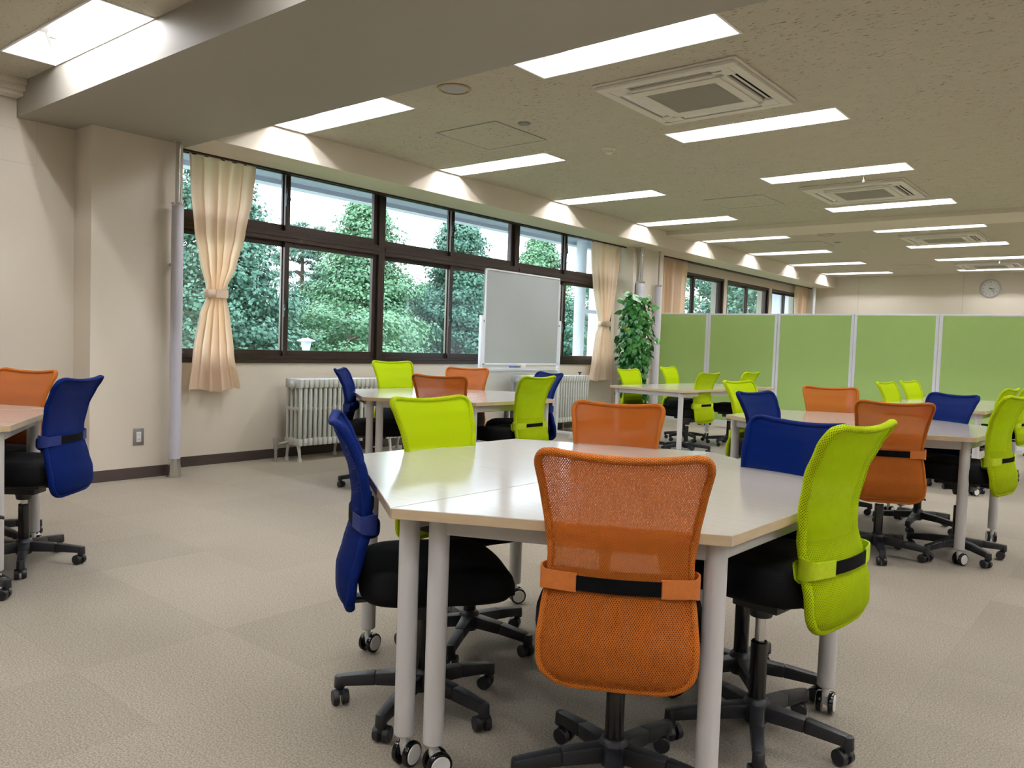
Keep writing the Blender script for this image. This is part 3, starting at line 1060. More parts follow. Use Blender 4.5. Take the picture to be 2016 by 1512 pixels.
def castor(parent, x, y, ang, zt, kind='table'):
    """twin-wheel castor under a table leg; ang = direction of the wheel axle"""
    ca, sa = math.cos(ang), math.sin(ang)
    fx, fy = -sa * .012, ca * .012          # trail
    r = MB()
    r.cyl((x, y, .055), (x, y, zt), .010, n=12)
    r.beam((x + fx, y + fy, .03), (x + fx * .3, y + fy * .3, .066), .017, .026, upv=(-sa, ca, 0))
    o = r.build('castor', M['white_plastic'], parent, bevel=.002)
    for s in (-1, 1):
        w = MB()
        c = Vector((x + fx, y + fy, .0335)); ax = Vector((ca, sa, 0))
        w.cyl(c + ax * (s * .010), c + ax * (s * .024), .0325, .031, n=30)
        wo_ = w.build('wheel', M['gloss_black'], o, bevel=.003)
        MB().cyl(c + ax * (s * .0235), c + ax * (s * .0262), .025, .023, n=30).build('hub_cap', M['white_plastic'], o)


def table(corners, legs, name, lab, grp, cat, axle=.3, castors=True, leg_r=.025):
    cx = sum(p[0] for p in corners) / len(corners); cyy = sum(p[1] for p in corners) / len(corners)
    r = empty(name, (cx, cyy, 0))
    P = [(p[0] - cx, p[1] - cyy) for p in corners]
    t = MB().prism(P, TH - .025, TH, 0, 1)
    t.build('tabletop', [M['top'], M['edge']], r, smooth=False, bevel=.0015, seg=1)
    n = len(P)
    # apron frame, inset from the edge
    a = MB()
    L = [(p[0] - cx, p[1] - cyy) for p in legs]
    for i in range(n):
        p, q = Vector((L[i][0], L[i][1], TH - .025 - .0225)), Vector((L[(i + 1) % n][0], L[(i + 1) % n][1], TH - .025 - .0225))
        a.beam(p, q, .022, .045)
    a.build('apron', M['leg_grey'], r, smooth=False, bevel=.003, seg=1)
    for i, l in enumerate(L):
        zb = .083 if castors else .022
        g = MB().lathe([(leg_r - .004, zb), (leg_r, zb + .004), (leg_r, TH - .0255)], 26, (l[0], l[1], 0)).build('leg', M['leg_grey'], r)
        if castors and i % 2 == 0 or castors is True:
            castor(g, l[0], l[1], axle + (.5 * math.sin(i * 2.3 + cx * 3)), .085)
        else:
            MB().cyl((l[0], l[1], .0005), (l[0], l[1], .022), .018, n=16).build('glide', M['black_rubber'], g)
    return tag(r, lab, cat, grp)


def hex_table(cx, cyy, rot, rad, lab_a, lab_b, grp, axle=-.3, cor=None):
    V = [(cx + rad * math.cos(R(-90 + 60 * k + rot)), cyy + rad * math.sin(R(-90 + 60 * k + rot))) for k in range(6)]
    if cor: V = cor
    A, B_, C_, D, E_, F_ = [Vector((v[0], v[1])) for v in V]
    u = (D - A).normalized(); p = Vector((u.y, -u.x))     # p points to the B,C side
    c = (A + D) / 2
    def ins(P, d=.062): return P + (c - P).normalized() * d
    g = .0012
    table([A + p * g, B_, C_, D + p * g], [A + u * .118 + p * .042, ins(B_), ins(C_), D - u * .118 + p * .042], 'trapezoid_table', lab_a, grp, 'table', axle)
    table([A - p * g, D - p * g, E_, F_], [A + u * .100 - p * .042, D - u * .100 - p * .042, ins(E_), ins(F_)], 'trapezoid_table', lab_b, grp, 'table', axle)


G = 'trapezoid tables pushed together in hexagons'
hex_table(-1.35, 2.04, -3, .79, 'right half of the nearest birch hexagon table, nearest lime and orange chairs', 'left half of the nearest birch hexagon table, beside the nearest blue chair', G, -.35,
          cor=[(-1.357, 1.232), (-.683, 1.583), (-.662, 2.400), (-1.329, 2.84), (-2.045, 2.53), (-2.075, 1.72)])
hex_table(-1.376, 4.985, -3.2, .79, 'front right half of the hexagon table at the right edge of the picture', 'far left half of the hexagon table at the right edge, by the far blue chair', G, -.1)
hex_table(-4.10, 4.266, -3, .79, 'right half of the hexagon table in front of the whiteboard', 'left half of the hexagon table beside the near radiator', G, -.6)
hex_table(-4.182, .80, -3, .79, 'half of the hexagon table at the left edge that shows its corner and front legs', 'half of the hexagon table at the left edge lying outside the frame', G, .4)
G2 = 'rectangular tables with lime chairs'


def rect_table(x0, x1, y0, y1, rot, lab, axle):
    c = Vector(((x0 + x1) / 2, (y0 + y1) / 2))
    def q(x, y):
        v = Vector((x, y)) - c
        return (c.x + v.x * math.cos(rot) - v.y * math.sin(rot), c.y + v.x * math.sin(rot) + v.y * math.cos(rot))
    i = .06
    table([q(x0, y0), q(x1, y0), q(x1, y1), q(x0, y1)], [q(x0 + i, y0 + i), q(x1 - i, y0 + i), q(x1 - i, y1 - i), q(x0 + i, y1 - i)], 'rectangular_table', lab, G2, 'table', axle)


rect_table(-4.37, -3.50, 6.98, 8.95, R(-4), 'rectangular birch table with four lime chairs beside the potted climber', -.2)
rect_table(-1.90, -1.03, 6.98, 8.90, R(-1), 'rectangular birch table with lime chairs behind the right hexagon table', -.1)


# ------------------------------------------------------------------ chairs
def itp(tab, z):
    if z <= tab[0][0]: return tab[0][1]
    for a, b in zip(tab, tab[1:]):
        if z <= b[0]:
            t = (z - a[0]) / (b[0] - a[0]); t = t * t * (3 - 2 * t) * .4 + t * .6
            return a[1] + (b[1] - a[1]) * t
    return tab[-1][1]


HW = [(.322, .154), (.36, .163), (.42, .166), (.48, .160), (.55, .151), (.60, .149), (.66, .156), (.74, .168), (.80, .178), (.84, .184)]
YC = [(.322, -.216), (.36, -.228), (.42, -.228), (.48, -.212), (.55, -.194), (.62, -.194), (.70, -.209), (.78, -.236), (.82, -.254), (.84, -.266)]
CV = [(.322, .022), (.45, .030), (.60, .034), (.72, .030), (.84, .012)]
ZB, ZT = .325, .838


def back_pt(s, t):
    """s,t in [-1,1]; rounded outline of the back"""
    z = ZB + (ZT - ZB) * (t + 1) / 2
    d_t, d_b = ZT - z, z - ZB
    rt_, rb = .038, .060
    ins = 0
    if d_t < rt_: ins = rt_ - math.sqrt(max(0, rt_ ** 2 - (rt_ - d_t) ** 2))
    if d_b < rb: ins = rb - math.sqrt(max(0, rb ** 2 - (rb - d_b) ** 2))
    w = itp(HW, z) - ins
    x = s * w
    u = x / .18
    dip = -.016 * (1 - min(1, abs(u)) ** 2) * max(0, (t + 1) / 2) ** 4
    dipb = .006 * (1 - min(1, abs(u)) ** 2) * max(0, (1 - t) / 2) ** 4
    y = itp(YC, z) + itp(CV, z) * u * u
    return Vector((x, y, z + dip + dipb))


def spaced(n):
    return [math.sin(PI / 2 * (2 * i / (n - 1) - 1)) * .55 + (2 * i / (n - 1) - 1) * .45 for i in range(n)]


def back_layer(sign, th_top, th_bot, n=27, mrows=41, tmin=-1, tmax=1):
    v, f, uv = [], [], []
    S = spaced(n); T_ = [tmin + (tmax - tmin) * (k + 1) / 2 for k in spaced(mrows)]
    for t in T_:
        th = th_bot + (th_top - th_bot) * min(1, max(0, (t + .1) / .5))
        for s in S:
            p = back_pt(s, t)
            e = math.sqrt(max(0, 1 - abs(s) ** 6)) * math.sqrt(max(0, 1 - abs(t) ** 14))
            p = p + Vector((0, sign * th * e, 0))
            v.append(p); uv.append((p.x, p.z))
    for i in range(mrows - 1):
        for j in range(n - 1):
            q = (i * n + j, i * n + j + 1, (i + 1) * n + j + 1, (i + 1) * n + j)
            f.append(q if sign < 0 else q[::-1])
    return v, f, uv


def mesh_uv(name, v, f, uv, mat, parent):
    me = bpy.data.meshes.new(name)
    me.from_pydata([tuple(p) for p in v], [], f)
    me.materials.append(mat)
    l = me.uv_layers.new(name='UVMap')
    for lp in me.loops: l.data[lp.index].uv = uv[lp.vertex_index]
    me.polygons.foreach_set('use_smooth', [True] * len(me.polygons))
    me.update()
    o = bpy.data.objects.new(name, me)
    return link(o, parent)


def tube_uv(path, r, n, closed, ry=None):
    P = path; m = len(P); v, uv = [], []
    ry = r if ry is None else ry
    acc = 0; prev = None
    for i in range(m):
        d = ((P[(i + 1) % m] - P[i - 1]) if closed else (P[min(i + 1, m - 1)] - P[max(i - 1, 0)])).normalized()
        a = Vector((0, 1, 0)); a = (a - d * a.dot(d)).normalized(); b = d.cross(a)
        if i: acc += (P[i] - P[i - 1]).length
        for k in range(n):
            t = 2 * PI * k / n
            v.append(P[i] + a * (ry * math.cos(t)) + b * (r * math.sin(t)))
            uv.append((r * 2 * PI * k / n, acc))
    f = []
    for i in range(m if closed else m - 1):
        j = (i + 1) % m
        for k in range(n):
            l = (k + 1) % n
            f.append((i * n + k, j * n + k, j * n + l, i * n + l))
    return v, f, uv


CHAIR_MESH = {}


def make_chair(color):
    r = empty('mesh_office_chair')
    net, pad, tab = M['net_' + color], M['pad_' + color], M['tab_' + color]
    up_parts = []
    # seat
    prof = [(.374, .80), (.378, .93), (.392, .985), (.415, 1.0), (.438, .995), (.456, .96), (.466, .87), (.470, .70), (.467, .40), (.465, .10)]
    v = []; N = 48
    for z, k in prof:
        for i in range(N):
            t = 2 * PI * i / N; e = .48
            x = math.copysign(abs(math.cos(t)) ** e, math.cos(t)) * .193 * k
            y = math.copysign(abs(math.sin(t)) ** e, math.sin(t)) * .218 * k + .030
            zz = z - (.030 * max(0, (y - .12) / .12) ** 2 if z > .40 else 0) + .012 * (x / .22) ** 2 * (1 if z > .43 else 0)
            v.append((x, y, zz))
    m = MB(); f = []
    for i in range(len(prof) - 1):
        for k in range(N):
            l = (k + 1) % N
            f.append((i * N + k, i * N + l, (i + 1) * N + l, (i + 1) * N + k))
    f += [tuple(range(N - 1, -1, -1)), tuple(range((len(prof) - 1) * N, len(prof) * N))]
    m.add(v, f)
    up_parts.append(m.build('seat', M['seat'], r, angle=60))
    # mechanism, lever
    m = MB().box(-.085, .085, -.11, .10, .350, .376).box(-.05, .05, -.07, .06, .318, .352).cyl((0, 0, .29), (0, 0, .32), .030, .036, n=18)
    m.beam((0, -.09, .355), (0, -.212, .352), .055, .014).beam((0, -.212, .346), (0, -.205, .50), .055, .010, upv=(0, 1, 0))
    up_parts.append(m.build('seat_mechanism', M['black_plastic'], r, bevel=.004))
    m = MB().tube([(.04, .01, .34), (.12, .015, .338), (.19, .02, .325)], .005, n=8).beam((.17, .018, .328), (.225, .022, .315), .028, .010)
    up_parts.append(m.build('lever', M['black_plastic'], r, bevel=.003))
    # backrest: two layers of net in one mesh, padded rim round them
    v1, f1, u1 = back_layer(-1, .011, .020)
    v2, f2, u2 = back_layer(1, .009, .018)
    b = mesh_uv('backrest', v1 + v2, f1 + [tuple(i + len(v1) for i in q) for q in f2], u1 + [(x + .0016, z + .0031) for x, z in u2], net, r)
    b.data.materials.append(M['veil_' + color])
    for i_, p_ in enumerate(b.data.polygons):
        if i_ >= len(f1): p_.material_index = 1
    up_parts.append(b)
    S, T_ = spaced(21), spaced(45)
    path = [back_pt(1, t) for t in T_] + [back_pt(s, 1) for s in S[::-1][1:-1]] + [back_pt(-1, t) for t in T_[::-1]] + [back_pt(s, -1) for s in S[1:-1]]
    rv, rf, ruv = tube_uv(path, .0088, 10, True, .0125)
    mesh_uv('rim', rv, rf, ruv, pad, b)
    # lower padding between the two layers
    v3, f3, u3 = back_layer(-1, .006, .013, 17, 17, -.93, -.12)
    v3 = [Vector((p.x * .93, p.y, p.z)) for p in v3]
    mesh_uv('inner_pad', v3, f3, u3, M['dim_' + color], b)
    # lumbar pad on the sitter's side
    zc = {'lime': .500, 'blue': .568, 'orange': .560}[color]
    v = []; f = []; NU, NV = 19, 9
    for i in range(NV):
        for j in range(NU):
            s = -1 + 2 * j / (NU - 1); q = -1 + 2 * i / (NV - 1)
            z = zc - .008 + q * .040 * (1 - .35 * abs(s) ** 3) - .010 * (1 - s * s)
            w = itp(HW, z) + .010
            p = Vector((s * w, itp(YC, z) + itp(CV, z) * (s * w / .18) ** 2 + .018 + .020 * math.sqrt(max(0, 1 - q ** 4)) * (1 - .5 * s ** 4), z))
            v.append(p)
    f = [(i * NU + j, (i + 1) * NU + j, (i + 1) * NU + j + 1, i * NU + j + 1) for i in range(NV - 1) for j in range(NU - 1)]
    o = mesh_uv('lumbar_pad', v, f, [(p.x, p.z) for p in v], pad, r)
    up_parts.append(o)
    # strap across the outside: elastic in the middle, fabric tabs at the sides
    def strap_strip(xs, hz, off, mat, name, wrap=False):
        v = []; n = len(xs)
        for x in xs:
            z = zc
            yb = itp(YC, z) + itp(CV, z) * (x / .18) ** 2 - .016 - off
            for dz in (-hz, hz):
                v.append((x, yb, z + dz)); v.append((x, yb + .004, z + dz))
        m = MB(); f = []
        for i in range(n - 1):
            a = i * 4; c = a + 4
            f += [(a, c, c + 2, a + 2), (a + 1, a + 3, c + 3, c + 1), (a, a + 1, c + 1, c), (a + 2, c + 2, c + 3, a + 3)]
        f += [(0, 2, 3, 1), (4 * n - 4, 4 * n - 3, 4 * n - 1, 4 * n - 2)]
        m.add(v, f)
        return m
    st = strap_strip([-.0905 + .181 * i / 10 for i in range(11)], .0155, .008, None, '')
    up_parts.append(st.build('strap', M['strap_black'], r))
    for sg in (-1, 1):
        m = MB()
        pts = []
        z = zc
        for k in range(12):
            if k < 7:
                x = .0895 + .0675 * k / 6; y = itp(YC, z) + itp(CV, z) * (x / .18) ** 2 - .024
            else:
                a = (k - 6) / 5 * PI
                x = .157 + .014 * math.sin(a); y = itp(YC, z) + .027 + (-.024 + .046 * (1 - math.cos(a)) / 2) - .002
            pts.append((sg * x, y))
        vv = []
        for k, (x, y) in enumerate(pts):
            hz = .020 if k < 7 else .020 + .008 * math.sin((k - 6) / 5 * PI / 2)
            nx, ny = (0, 1) if k < 7 else (-sg * math.sin((k - 6) / 5 * PI), 1)
            vv += [(x, y, zc - hz), (x, y, zc + hz), (x + nx * .004, y + .004 * ny * (1 if k < 9 else -1), zc + hz), (x + nx * .004, y + .004 * ny * (1 if k < 9 else -1), zc - hz)]
        ff = []
        n = len(pts)
        for k in range(n - 1):
            a = 4 * k; c = a + 4
            for e in range(4):
                g = (e + 1) % 4
                ff.append((a + e, a + g, c + g, c + e))
        ff += [(0, 1, 2, 3), (4 * n - 4, 4 * n - 1, 4 * n - 2, 4 * n - 3)]
        m.add(vv, ff)
        up_parts.append(m.build('strap_tab', tab, r, angle=50))
    up_parts.append(MB().cyl((0, 0, .12), (0, 0, .330), .0135, n=18).build('gas_lift', M['chrome'], r))
    # fixed lower part
    MB().lathe([(.0215, .095), (.0225, .10), (.0225, .272), (.0195, .275), (.014, .275)], 24).build('column_sleeve', M['gloss_black'], r)
    hub = MB().lathe([(.030, .052), (.037, .07), (.038, .10), (.030, .118), (.023, .122)], 20)
    for k in range(5):
        a = 2 * PI * k / 5
        c, s = math.cos(a), math.sin(a)
        hub.beam((c * .02, s * .02, .086), (c * .130, s * .130, .080), .040, .042, w1=.034, h1=.036)
        hub.beam((c * .130, s * .130, .080), (c * .232, s * .232, .0685), .034, .036, w1=.027, h1=.030)
        hub.cyl((c * .235, s * .235, .046), (c * .235, s * .235, .082), .0165, .0145, n=14)
    base = hub.build('star_base', M['black_plastic'], r, bevel=.006, seg=2)
    rng = random.Random(7)
    for k in range(5):
        a = 2 * PI * k / 5
        x, y = math.cos(a) * .235, math.sin(a) * .235
        b_ = a + PI / 2 + rng.uniform(-1.3, 1.3)
        ax = Vector((math.cos(b_), math.sin(b_), 0)); tr = Vector((-ax.y, ax.x, 0)) * .012
        m = MB()
        cc = Vector((x, y, .0235)) + tr
        for s in (-1, 1):
            m.cyl(cc + ax * (s * .005), cc + ax * (s * .023), .0225, .0205, n=20)
        m.cyl((x, y, .03), (x, y, .05), .009, n=10)
        m.beam(cc + Vector((0, 0, .005)), cc + Vector((0, 0, .018)) - tr * .3, .02, .024, upv=ax)
        cst = m.build('castor', M['black_plastic'], base, bevel=.002, seg=1)
    for o in r.children_recursive if hasattr(r, 'children_recursive') else []: pass
    CHAIR_MESH[color] = r
    return r


UP = {'seat', 'seat_mechanism', 'lever', 'backrest', 'lumbar_pad', 'strap', 'strap_tab', 'gas_lift'}
used = {}
SEATDZ = {'blue mesh office chair at the left side of the nearest table': -.028, 'lime mesh office chair facing us at the far left of the nearest table': .022}


def place_chair(color, x, y, head, dz, star, lab, grp, tilt=0):
    if color not in used:
        o = make_chair(color); used[color] = o
    else:
        o = copy_tree(used[color])
    o.location = (x, y, 0)
    o.rotation_euler = (0, 0, R(head - 90))
    for c in o.children:
        nm = c.name.split('.')[0]
        if nm in UP: c.location = (0, 0, dz)
        if nm in ('seat', 'seat_mechanism', 'lever'): c.location = (0, 0, dz + SEATDZ.get(lab, 0))
        if nm in ('strap', 'strap_tab', 'lumbar_pad'): c.location = (0, -.009 if tilt < 0 else .002, dz + tilt)
        if nm == 'star_base': c.rotation_euler = (0, 0, R(star - (head - 90)))
    return tag(o, lab, 'office chair', grp)


GM = 'mesh chairs round the nearest hexagon table'
GR = 'mesh chairs round the right hexagon table'
GB = 'mesh chairs round the hexagon table by the whiteboard'
GL = 'mesh chairs round the hexagon table at the left edge'
GP = 'lime chairs at the table by the potted climber'
GQ = 'lime chairs at the table behind the right hexagon'
CH = [
    ('orange', -.972, 1.618, 120, 0, 14, 'orange mesh office chair nearest the camera, its back turned to us', GM, -.010),
    ('lime', -.807, 2.078, 174, .052, 6, 'lime mesh office chair in the right foreground, seen from behind', GM, -.012),
    ('blue', -.975, 2.36, 256, 0, 20, 'blue mesh office chair across the nearest table, behind the foreground lime chair', GM),
    ('orange', -1.581, 2.511, 295, -.005, 40, 'orange mesh office chair facing us at the far side of the nearest table', GM),
    ('lime', -1.833, 2.045, 355, .012, 10, 'lime mesh office chair facing us at the far left of the nearest table', GM),
    ('blue', -1.603, 1.59, 52, .0, 2, 'blue mesh office chair at the left side of the nearest table', GM),
    ('orange', -1.135, 4.489, 115, -.004, 3, 'orange mesh office chair seen from behind at the right hexagon table', GR, .012),
    ('lime', -.815, 4.78, 170, .045, 30, 'lime mesh office chair near the right edge, seen from behind', GR),
    ('blue', -1.145, 5.401, 239, 0, 55, 'blue mesh office chair facing us, rightmost of the blue chairs', GR),
    ('orange', -1.668, 5.448, 300, -.004, 30, 'orange mesh office chair facing us in front of the green screens', GR),
    ('lime', -1.949, 5.017, 353, .025, 8, 'lime mesh office chair directly behind the small blue chair at the right hexagon table', GR),
    ('blue', -1.573, 4.372, 350, -.008, 51, 'blue mesh office chair at the left corner of the right hexagon table', GR),
    ('blue', -3.850, 1.338, 221, .005, 50, 'blue mesh office chair in the left foreground, tucked at the left edge table', GL),
    ('orange', -4.375, 1.349, 295, 0, 15, 'orange mesh office chair at the left edge of the picture', GL),
    ('lime', -3.472, .900, 162, 0, 72, 'office chair outside the frame whose castor shows at the left edge', GL),
    ('orange', -3.727, 3.876, 119, 0, 33, 'orange mesh office chair seen from behind at the whiteboard table', GB),
    ('lime', -3.499, 4.256, 180, .007, 5, 'lime mesh office chair seen from behind, right end of the whiteboard table', GB),
    ('blue', -3.766, 4.714, 249, .007, 22, 'blue mesh office chair half hidden by a lime chair at the whiteboard table', GB),
    ('orange', -4.396, 4.697, 298, .006, 47, 'orange mesh office chair facing us at the far side of the whiteboard table', GB),
    ('lime', -4.615, 4.324, 347, .045, 66, 'lime mesh office chair facing us against the wall by the near radiator', GB),
    ('blue', -4.371, 3.785, 40, 0, 30, 'blue mesh office chair in front of the near radiator', GB),
    ('lime', -4.242, 7.402, -7, -.006, 12, 'lime mesh office chair in front of the potted climber', GP),
    ('lime', -4.314, 8.463, 1, .014, 40, 'lime mesh office chair at the far left of the climber side table', GP),
    ('lime', -3.776, 7.456, 174, 0, 25, 'lime mesh office chair seen from behind at the climber side table', GP),
    ('lime', -3.780, 8.489, 178, 0, 50, 'lime mesh office chair, farthest of those at the climber side table', GP),
    ('lime', -1.641, 7.399, -8, 0, 33, 'lime mesh office chair facing right before the screens, left of a pair', GQ),
    ('lime', -1.643, 8.195, -10, 0, 20, 'lime mesh office chair facing right before the screens, right of a pair', GQ),
    ('lime', -1.178, 7.377, 174, .005, 10, 'lime mesh office chair behind the right edge lime chair', GQ),
    ('lime', -1.16, 8.25, 176, .0, 44, 'lime mesh office chair at the far right corner, cut by the frame', GQ),
]
for c in CH:
    place_chair(*c)


# ------------------------------------------------------------------ leaves
def leaf_mesh(name, P, N_, U, size, mat, parent=None, aspect=.7, shape='quad'):
    """P centres (n,3), N_ normals, U in-plane directions, size (n,)"""
    n = len(P)
    U = U - N_ * np.sum(U * N_, 1, keepdims=True)
    U /= np.linalg.norm(U, axis=1, keepdims=True) + 1e-9
    V = np.cross(N_, U)
    s = size[:, None]
    if shape == 'heart':
        k = [(-.5, 0, .0), (-.38, .33, -.05), (-.1, .42, -.06), (.2, .27, -.03), (.6, 0, -.18), (.2, -.27, -.03), (-.1, -.42, -.06), (-.38, -.33, -.05)]
    else:
        k = [(-.5, 0, 0), (-.05, .5 * aspect, -.10), (.5, 0, -.06), (-.05, -.5 * aspect, -.10)]
    m = len(k)
    verts = np.empty((n, m, 3))
    for i, (a, b, c) in enumerate(k):
        verts[:, i] = P + U * (a * s) + V * (b * s) + N_ * (c * s)
    me = bpy.data.meshes.new(name)
    me.vertices.add(n * m); me.vertices.foreach_set('co', verts.reshape(-1).astype(np.float32))
    if m == 4:
        tri = np.array([[0, 1, 2], [0, 2, 3]])
    else:
        tri = np.array([[0, 1, 2], [0, 2, 3], [0, 3, 4], [0, 4, 5], [0, 5, 6], [0, 6, 7]])
    idx = (tri[None] + (np.arange(n) * m)[:, None, None]).reshape(-1)
    nt = n * len(tri)
    me.loops.add(nt * 3); me.polygons.add(nt)
    me.loops.foreach_set('vertex_index', idx.astype(np.int32))
    me.polygons.foreach_set('loop_start', (np.arange(nt) * 3).astype(np.int32))
    me.polygons.foreach_set('loop_total', np.full(nt, 3, dtype=np.int32))
    me.polygons.foreach_set('use_smooth', np.ones(nt, dtype=bool))
    me.materials.append(mat)
    me.update(calc_edges=True); me.validate()
    o = bpy.data.objects.new(name, me)
    return link(o, parent)


def crown(seed, h, rad, kind, nclump, nleaf, lsize):
    """leafy crown, origin at the trunk foot; branches clumped into boughs"""
    rs = np.random.RandomState(seed)
    P, N_, U = [], [], []
    for i in range(nclump):
        t = rs.rand() ** .8
        z = h * (.08 + .90 * t)
        if kind == 'cone': rr = rad * (1 - t) ** .62 * (.9 + .25 * math.sin(i * 1.7))
        elif kind == 'pine': rr = rad * (.35 + .65 * math.sin(PI * min(1, t * 1.1)))
        else: rr = rad * math.sqrt(max(.03, 1 - ((t - .42) / .62) ** 2))
        a = rs.rand() * 2 * PI
        k = rr * (.55 + .45 * rs.rand() ** .5)
        c = np.array([math.cos(a) * k, math.sin(a) * k, z])
        cs = (.34 + .30 * rs.rand()) * (rad / 2.2) * (1.25 - .6 * t)
        d = rs.randn(nleaf, 3); d /= np.linalg.norm(d, axis=1, keepdims=True)
        p = d * (rs.rand(nleaf, 1) ** .35)
        p[:, 2] *= .5
        if kind == 'pine': p[:, 2] *= .5
        p = c + p * cs
        nn = d * .8 + np.array([math.cos(a) * .35, math.sin(a) * .35, .75])
        nn += rs.randn(nleaf, 3) * .45
        nn /= np.linalg.norm(nn, axis=1, keepdims=True)
        P.append(p); N_.append(nn); U.append(rs.randn(nleaf, 3))
    P = np.concatenate(P); N_ = np.concatenate(N_); U = np.concatenate(U)
    return P, N_, U, lsize * (.7 + .6 * rs.rand(len(P)))


def tree(name, seed, h, rad, kind, mat, lab, loc, nclump=300, nleaf=75, ls=.10, asp=.8):
    r = empty(name, loc)
    P, N_, U, S = crown(seed, h, rad, kind, nclump, nleaf, ls)
    leaf_mesh('foliage', P, N_, U, S, mat, r, asp)
    t = MB().tube([(0, 0, -.2), (.05, .03, h * .35), (-.03, .04, h * .7), (0, 0, h * .95)], [.16, .13, .08, .02], n=10)
    rs = random.Random(seed)
    for i in range(14):
        z = h * (.15 + .75 * i / 14); a = rs.random() * 6.28; k = rad * .7 * (1 - z / h * .7)
        t.tube([(0, 0, z), (math.cos(a) * k * .5, math.sin(a) * k * .5, z + .15), (math.cos(a) * k, math.sin(a) * k, z + .1)], [.045, .03, .012], n=6)
    t.build('trunk', M['bark'], r)
    return tag(r, lab, 'tree', 'trees outside the windows')


GZ = -3.4          # garden level below the upper floor room
g = MB()
gx = [-7.4, -12, -16, -20, -25, -31, -40, -60]
gz = [GZ, GZ, GZ + .3, GZ + 1.4, GZ + 3.4, GZ + 5.3, GZ + 5.9, GZ + 6.0]
gy = [-30 + 4 * i for i in range(30)]
gv = [(x, y, z + .25 * math.sin(y * .7 + x)) for x, z in zip(gx, gz) for y in gy]
g.add(gv, [(i * 30 + j, i * 30 + j + 1, (i + 1) * 30 + j + 1, (i + 1) * 30 + j) for i in range(7) for j in range(29)])
g = g.build('garden_slope', M['grass'], recalc=False, angle=80)
g['kind'] = 'structure'
t1 = tree('ginkgo_tree', 11, 8.0, 2.4, 'cone', M['leaf_dark'], 'dark green leafy tree behind the near peach curtain', (-13.95, 8.05, GZ), 520, 120, .075)
specs = [
    ('ginkgo_tree', 23, 8.1, 2.5, 'cone', 'leaf_light', 'bright green tree reaching into the second upper pane', (-16.0, 13.4, GZ), 520, 120, .08, .8),
    ('pine_tree', 31, 7.7, 1.5, 'pine', 'leaf_pine', 'bluish pine tree against the white sky in the second upper pane', (-18.5, 13.3, GZ), 240, 90, .17, .14),
    ('ginkgo_tree', 47, 8.0, 2.3, 'cone', 'leaf_dark', 'pointed green tree seen left of the whiteboard', (-15.0, 15.9, GZ), 520, 120, .08, .8),
    ('ginkgo_tree', 53, 8.15, 2.4, 'cone', 'leaf_light', 'pointed light green tree seen above the whiteboard', (-16.2, 21.0, GZ), 460, 110, .085, .8),
    ('broadleaf_tree', 61, 6.0, 2.5, 'round', 'leaf_light', 'low bright tree behind the left end of the long window', (-17.5, 9.4, GZ), 360, 100, .09, .8),
    ('broadleaf_tree', 67, 5.2, 2.3, 'round', 'leaf_light', 'low bright tree below the pine in the first large pane', (-13.6, 11.0, GZ), 360, 110, .075, .8),
    ('broadleaf_tree', 71, 6.2, 2.6, 'round', 'leaf_dark', 'round dark tree behind the whiteboard', (-16.5, 18.6, GZ), 360, 100, .09, .8),
    ('broadleaf_tree', 83, 8.6, 3.2, 'round', 'leaf_dark', 'tree outside the far windows, left one', (-15.0, 26.5, GZ), 300, 80, .12, .8),
    ('broadleaf_tree', 89, 8.8, 3.2, 'round', 'leaf_light', 'tree outside the far windows, middle one', (-16.0, 33.5, GZ), 300, 80, .14, .8),
    ('broadleaf_tree', 97, 8.4, 2.6, 'round', 'leaf_dark', 'tree outside the far windows, right one', (-11.5, 28.5, GZ), 260, 80, .14, .8),
    ('broadleaf_tree', 101, 5.6, 2.6, 'round', 'leaf_dark', 'distant dark tree behind the pine', (-21.5, 17.2, GZ + 1), 260, 80, .13, .8),
    ('broadleaf_tree', 103, 5.4, 2.9, 'round', 'leaf_light', 'distant light tree behind the pointed trees', (-23.0, 24.0, GZ + 1.5), 260, 80, .14, .8),
    ('broadleaf_tree', 109, 6.4, 2.4, 'round', 'leaf_dark', 'dark tree behind the white drain pipe', (-13.0, 20.6, GZ), 260, 90, .10, .8),
    ('broadleaf_tree', 107, 4.6, 2.6, 'round', 'leaf_dark', 'distant tree at the left end of the view outside', (-21.0, 11.8, GZ + 1), 240, 80, .13, .8),
]
for nm, sd, h, rad, kd, mt, lab, loc, nc, nl, ls, asp in specs:
    tree(nm, sd, h, rad, kd, M[mt], lab, loc, nc, nl, ls, asp)

# outside of the building: eave, fin wall, rain pipe, garden lamp
mb = MB()
mb.box(-7.20, XW - TW, -6, 18.5, 2.667, 3.0)
struct('eave', mb, M['concrete'], smooth=False)
struct('eave_fascia', MB().box(-7.36, -7.20, -6, 18.5, 2.618, 3.05), M['ext_white'], smooth=False)
struct('wall_fin', MB().box(-7.25, XW - TW, 10.72, 10.95, GZ, 2.74), M['ext_white'], smooth=False)
struct('wall_outside', MB().box(XW - TW - .02, XW - TW, -6, 18.5, GZ, -.12).box(XW - TW - .02, XW - TW, -6, 2.9, -.12, 2.74), M['ext_white'], smooth=False)
struct('wall_fin', MB().box(-7.25, XW - TW, 18.0, 18.3, GZ, 2.74), M['ext_white'], smooth=False)
o = empty('drain_pipe', (-7.05, 10.18, GZ))
MB().cyl((0, 0, 0), (0, 0, 2.74 - GZ), .085, n=24).build('pipe', M['ext_white'], o)
b = MB()
for z in (1.6, 4.98): b.box(-.02, .02, .05, .535, z, z + .05)
b.build('bracket', M['ext_white'], o, smooth=False)
tag(o, 'white vertical drain pipe outside beside the white fin wall', 'drain pipe')
o = empty('garden_lamp', (-11, 8.02, GZ))
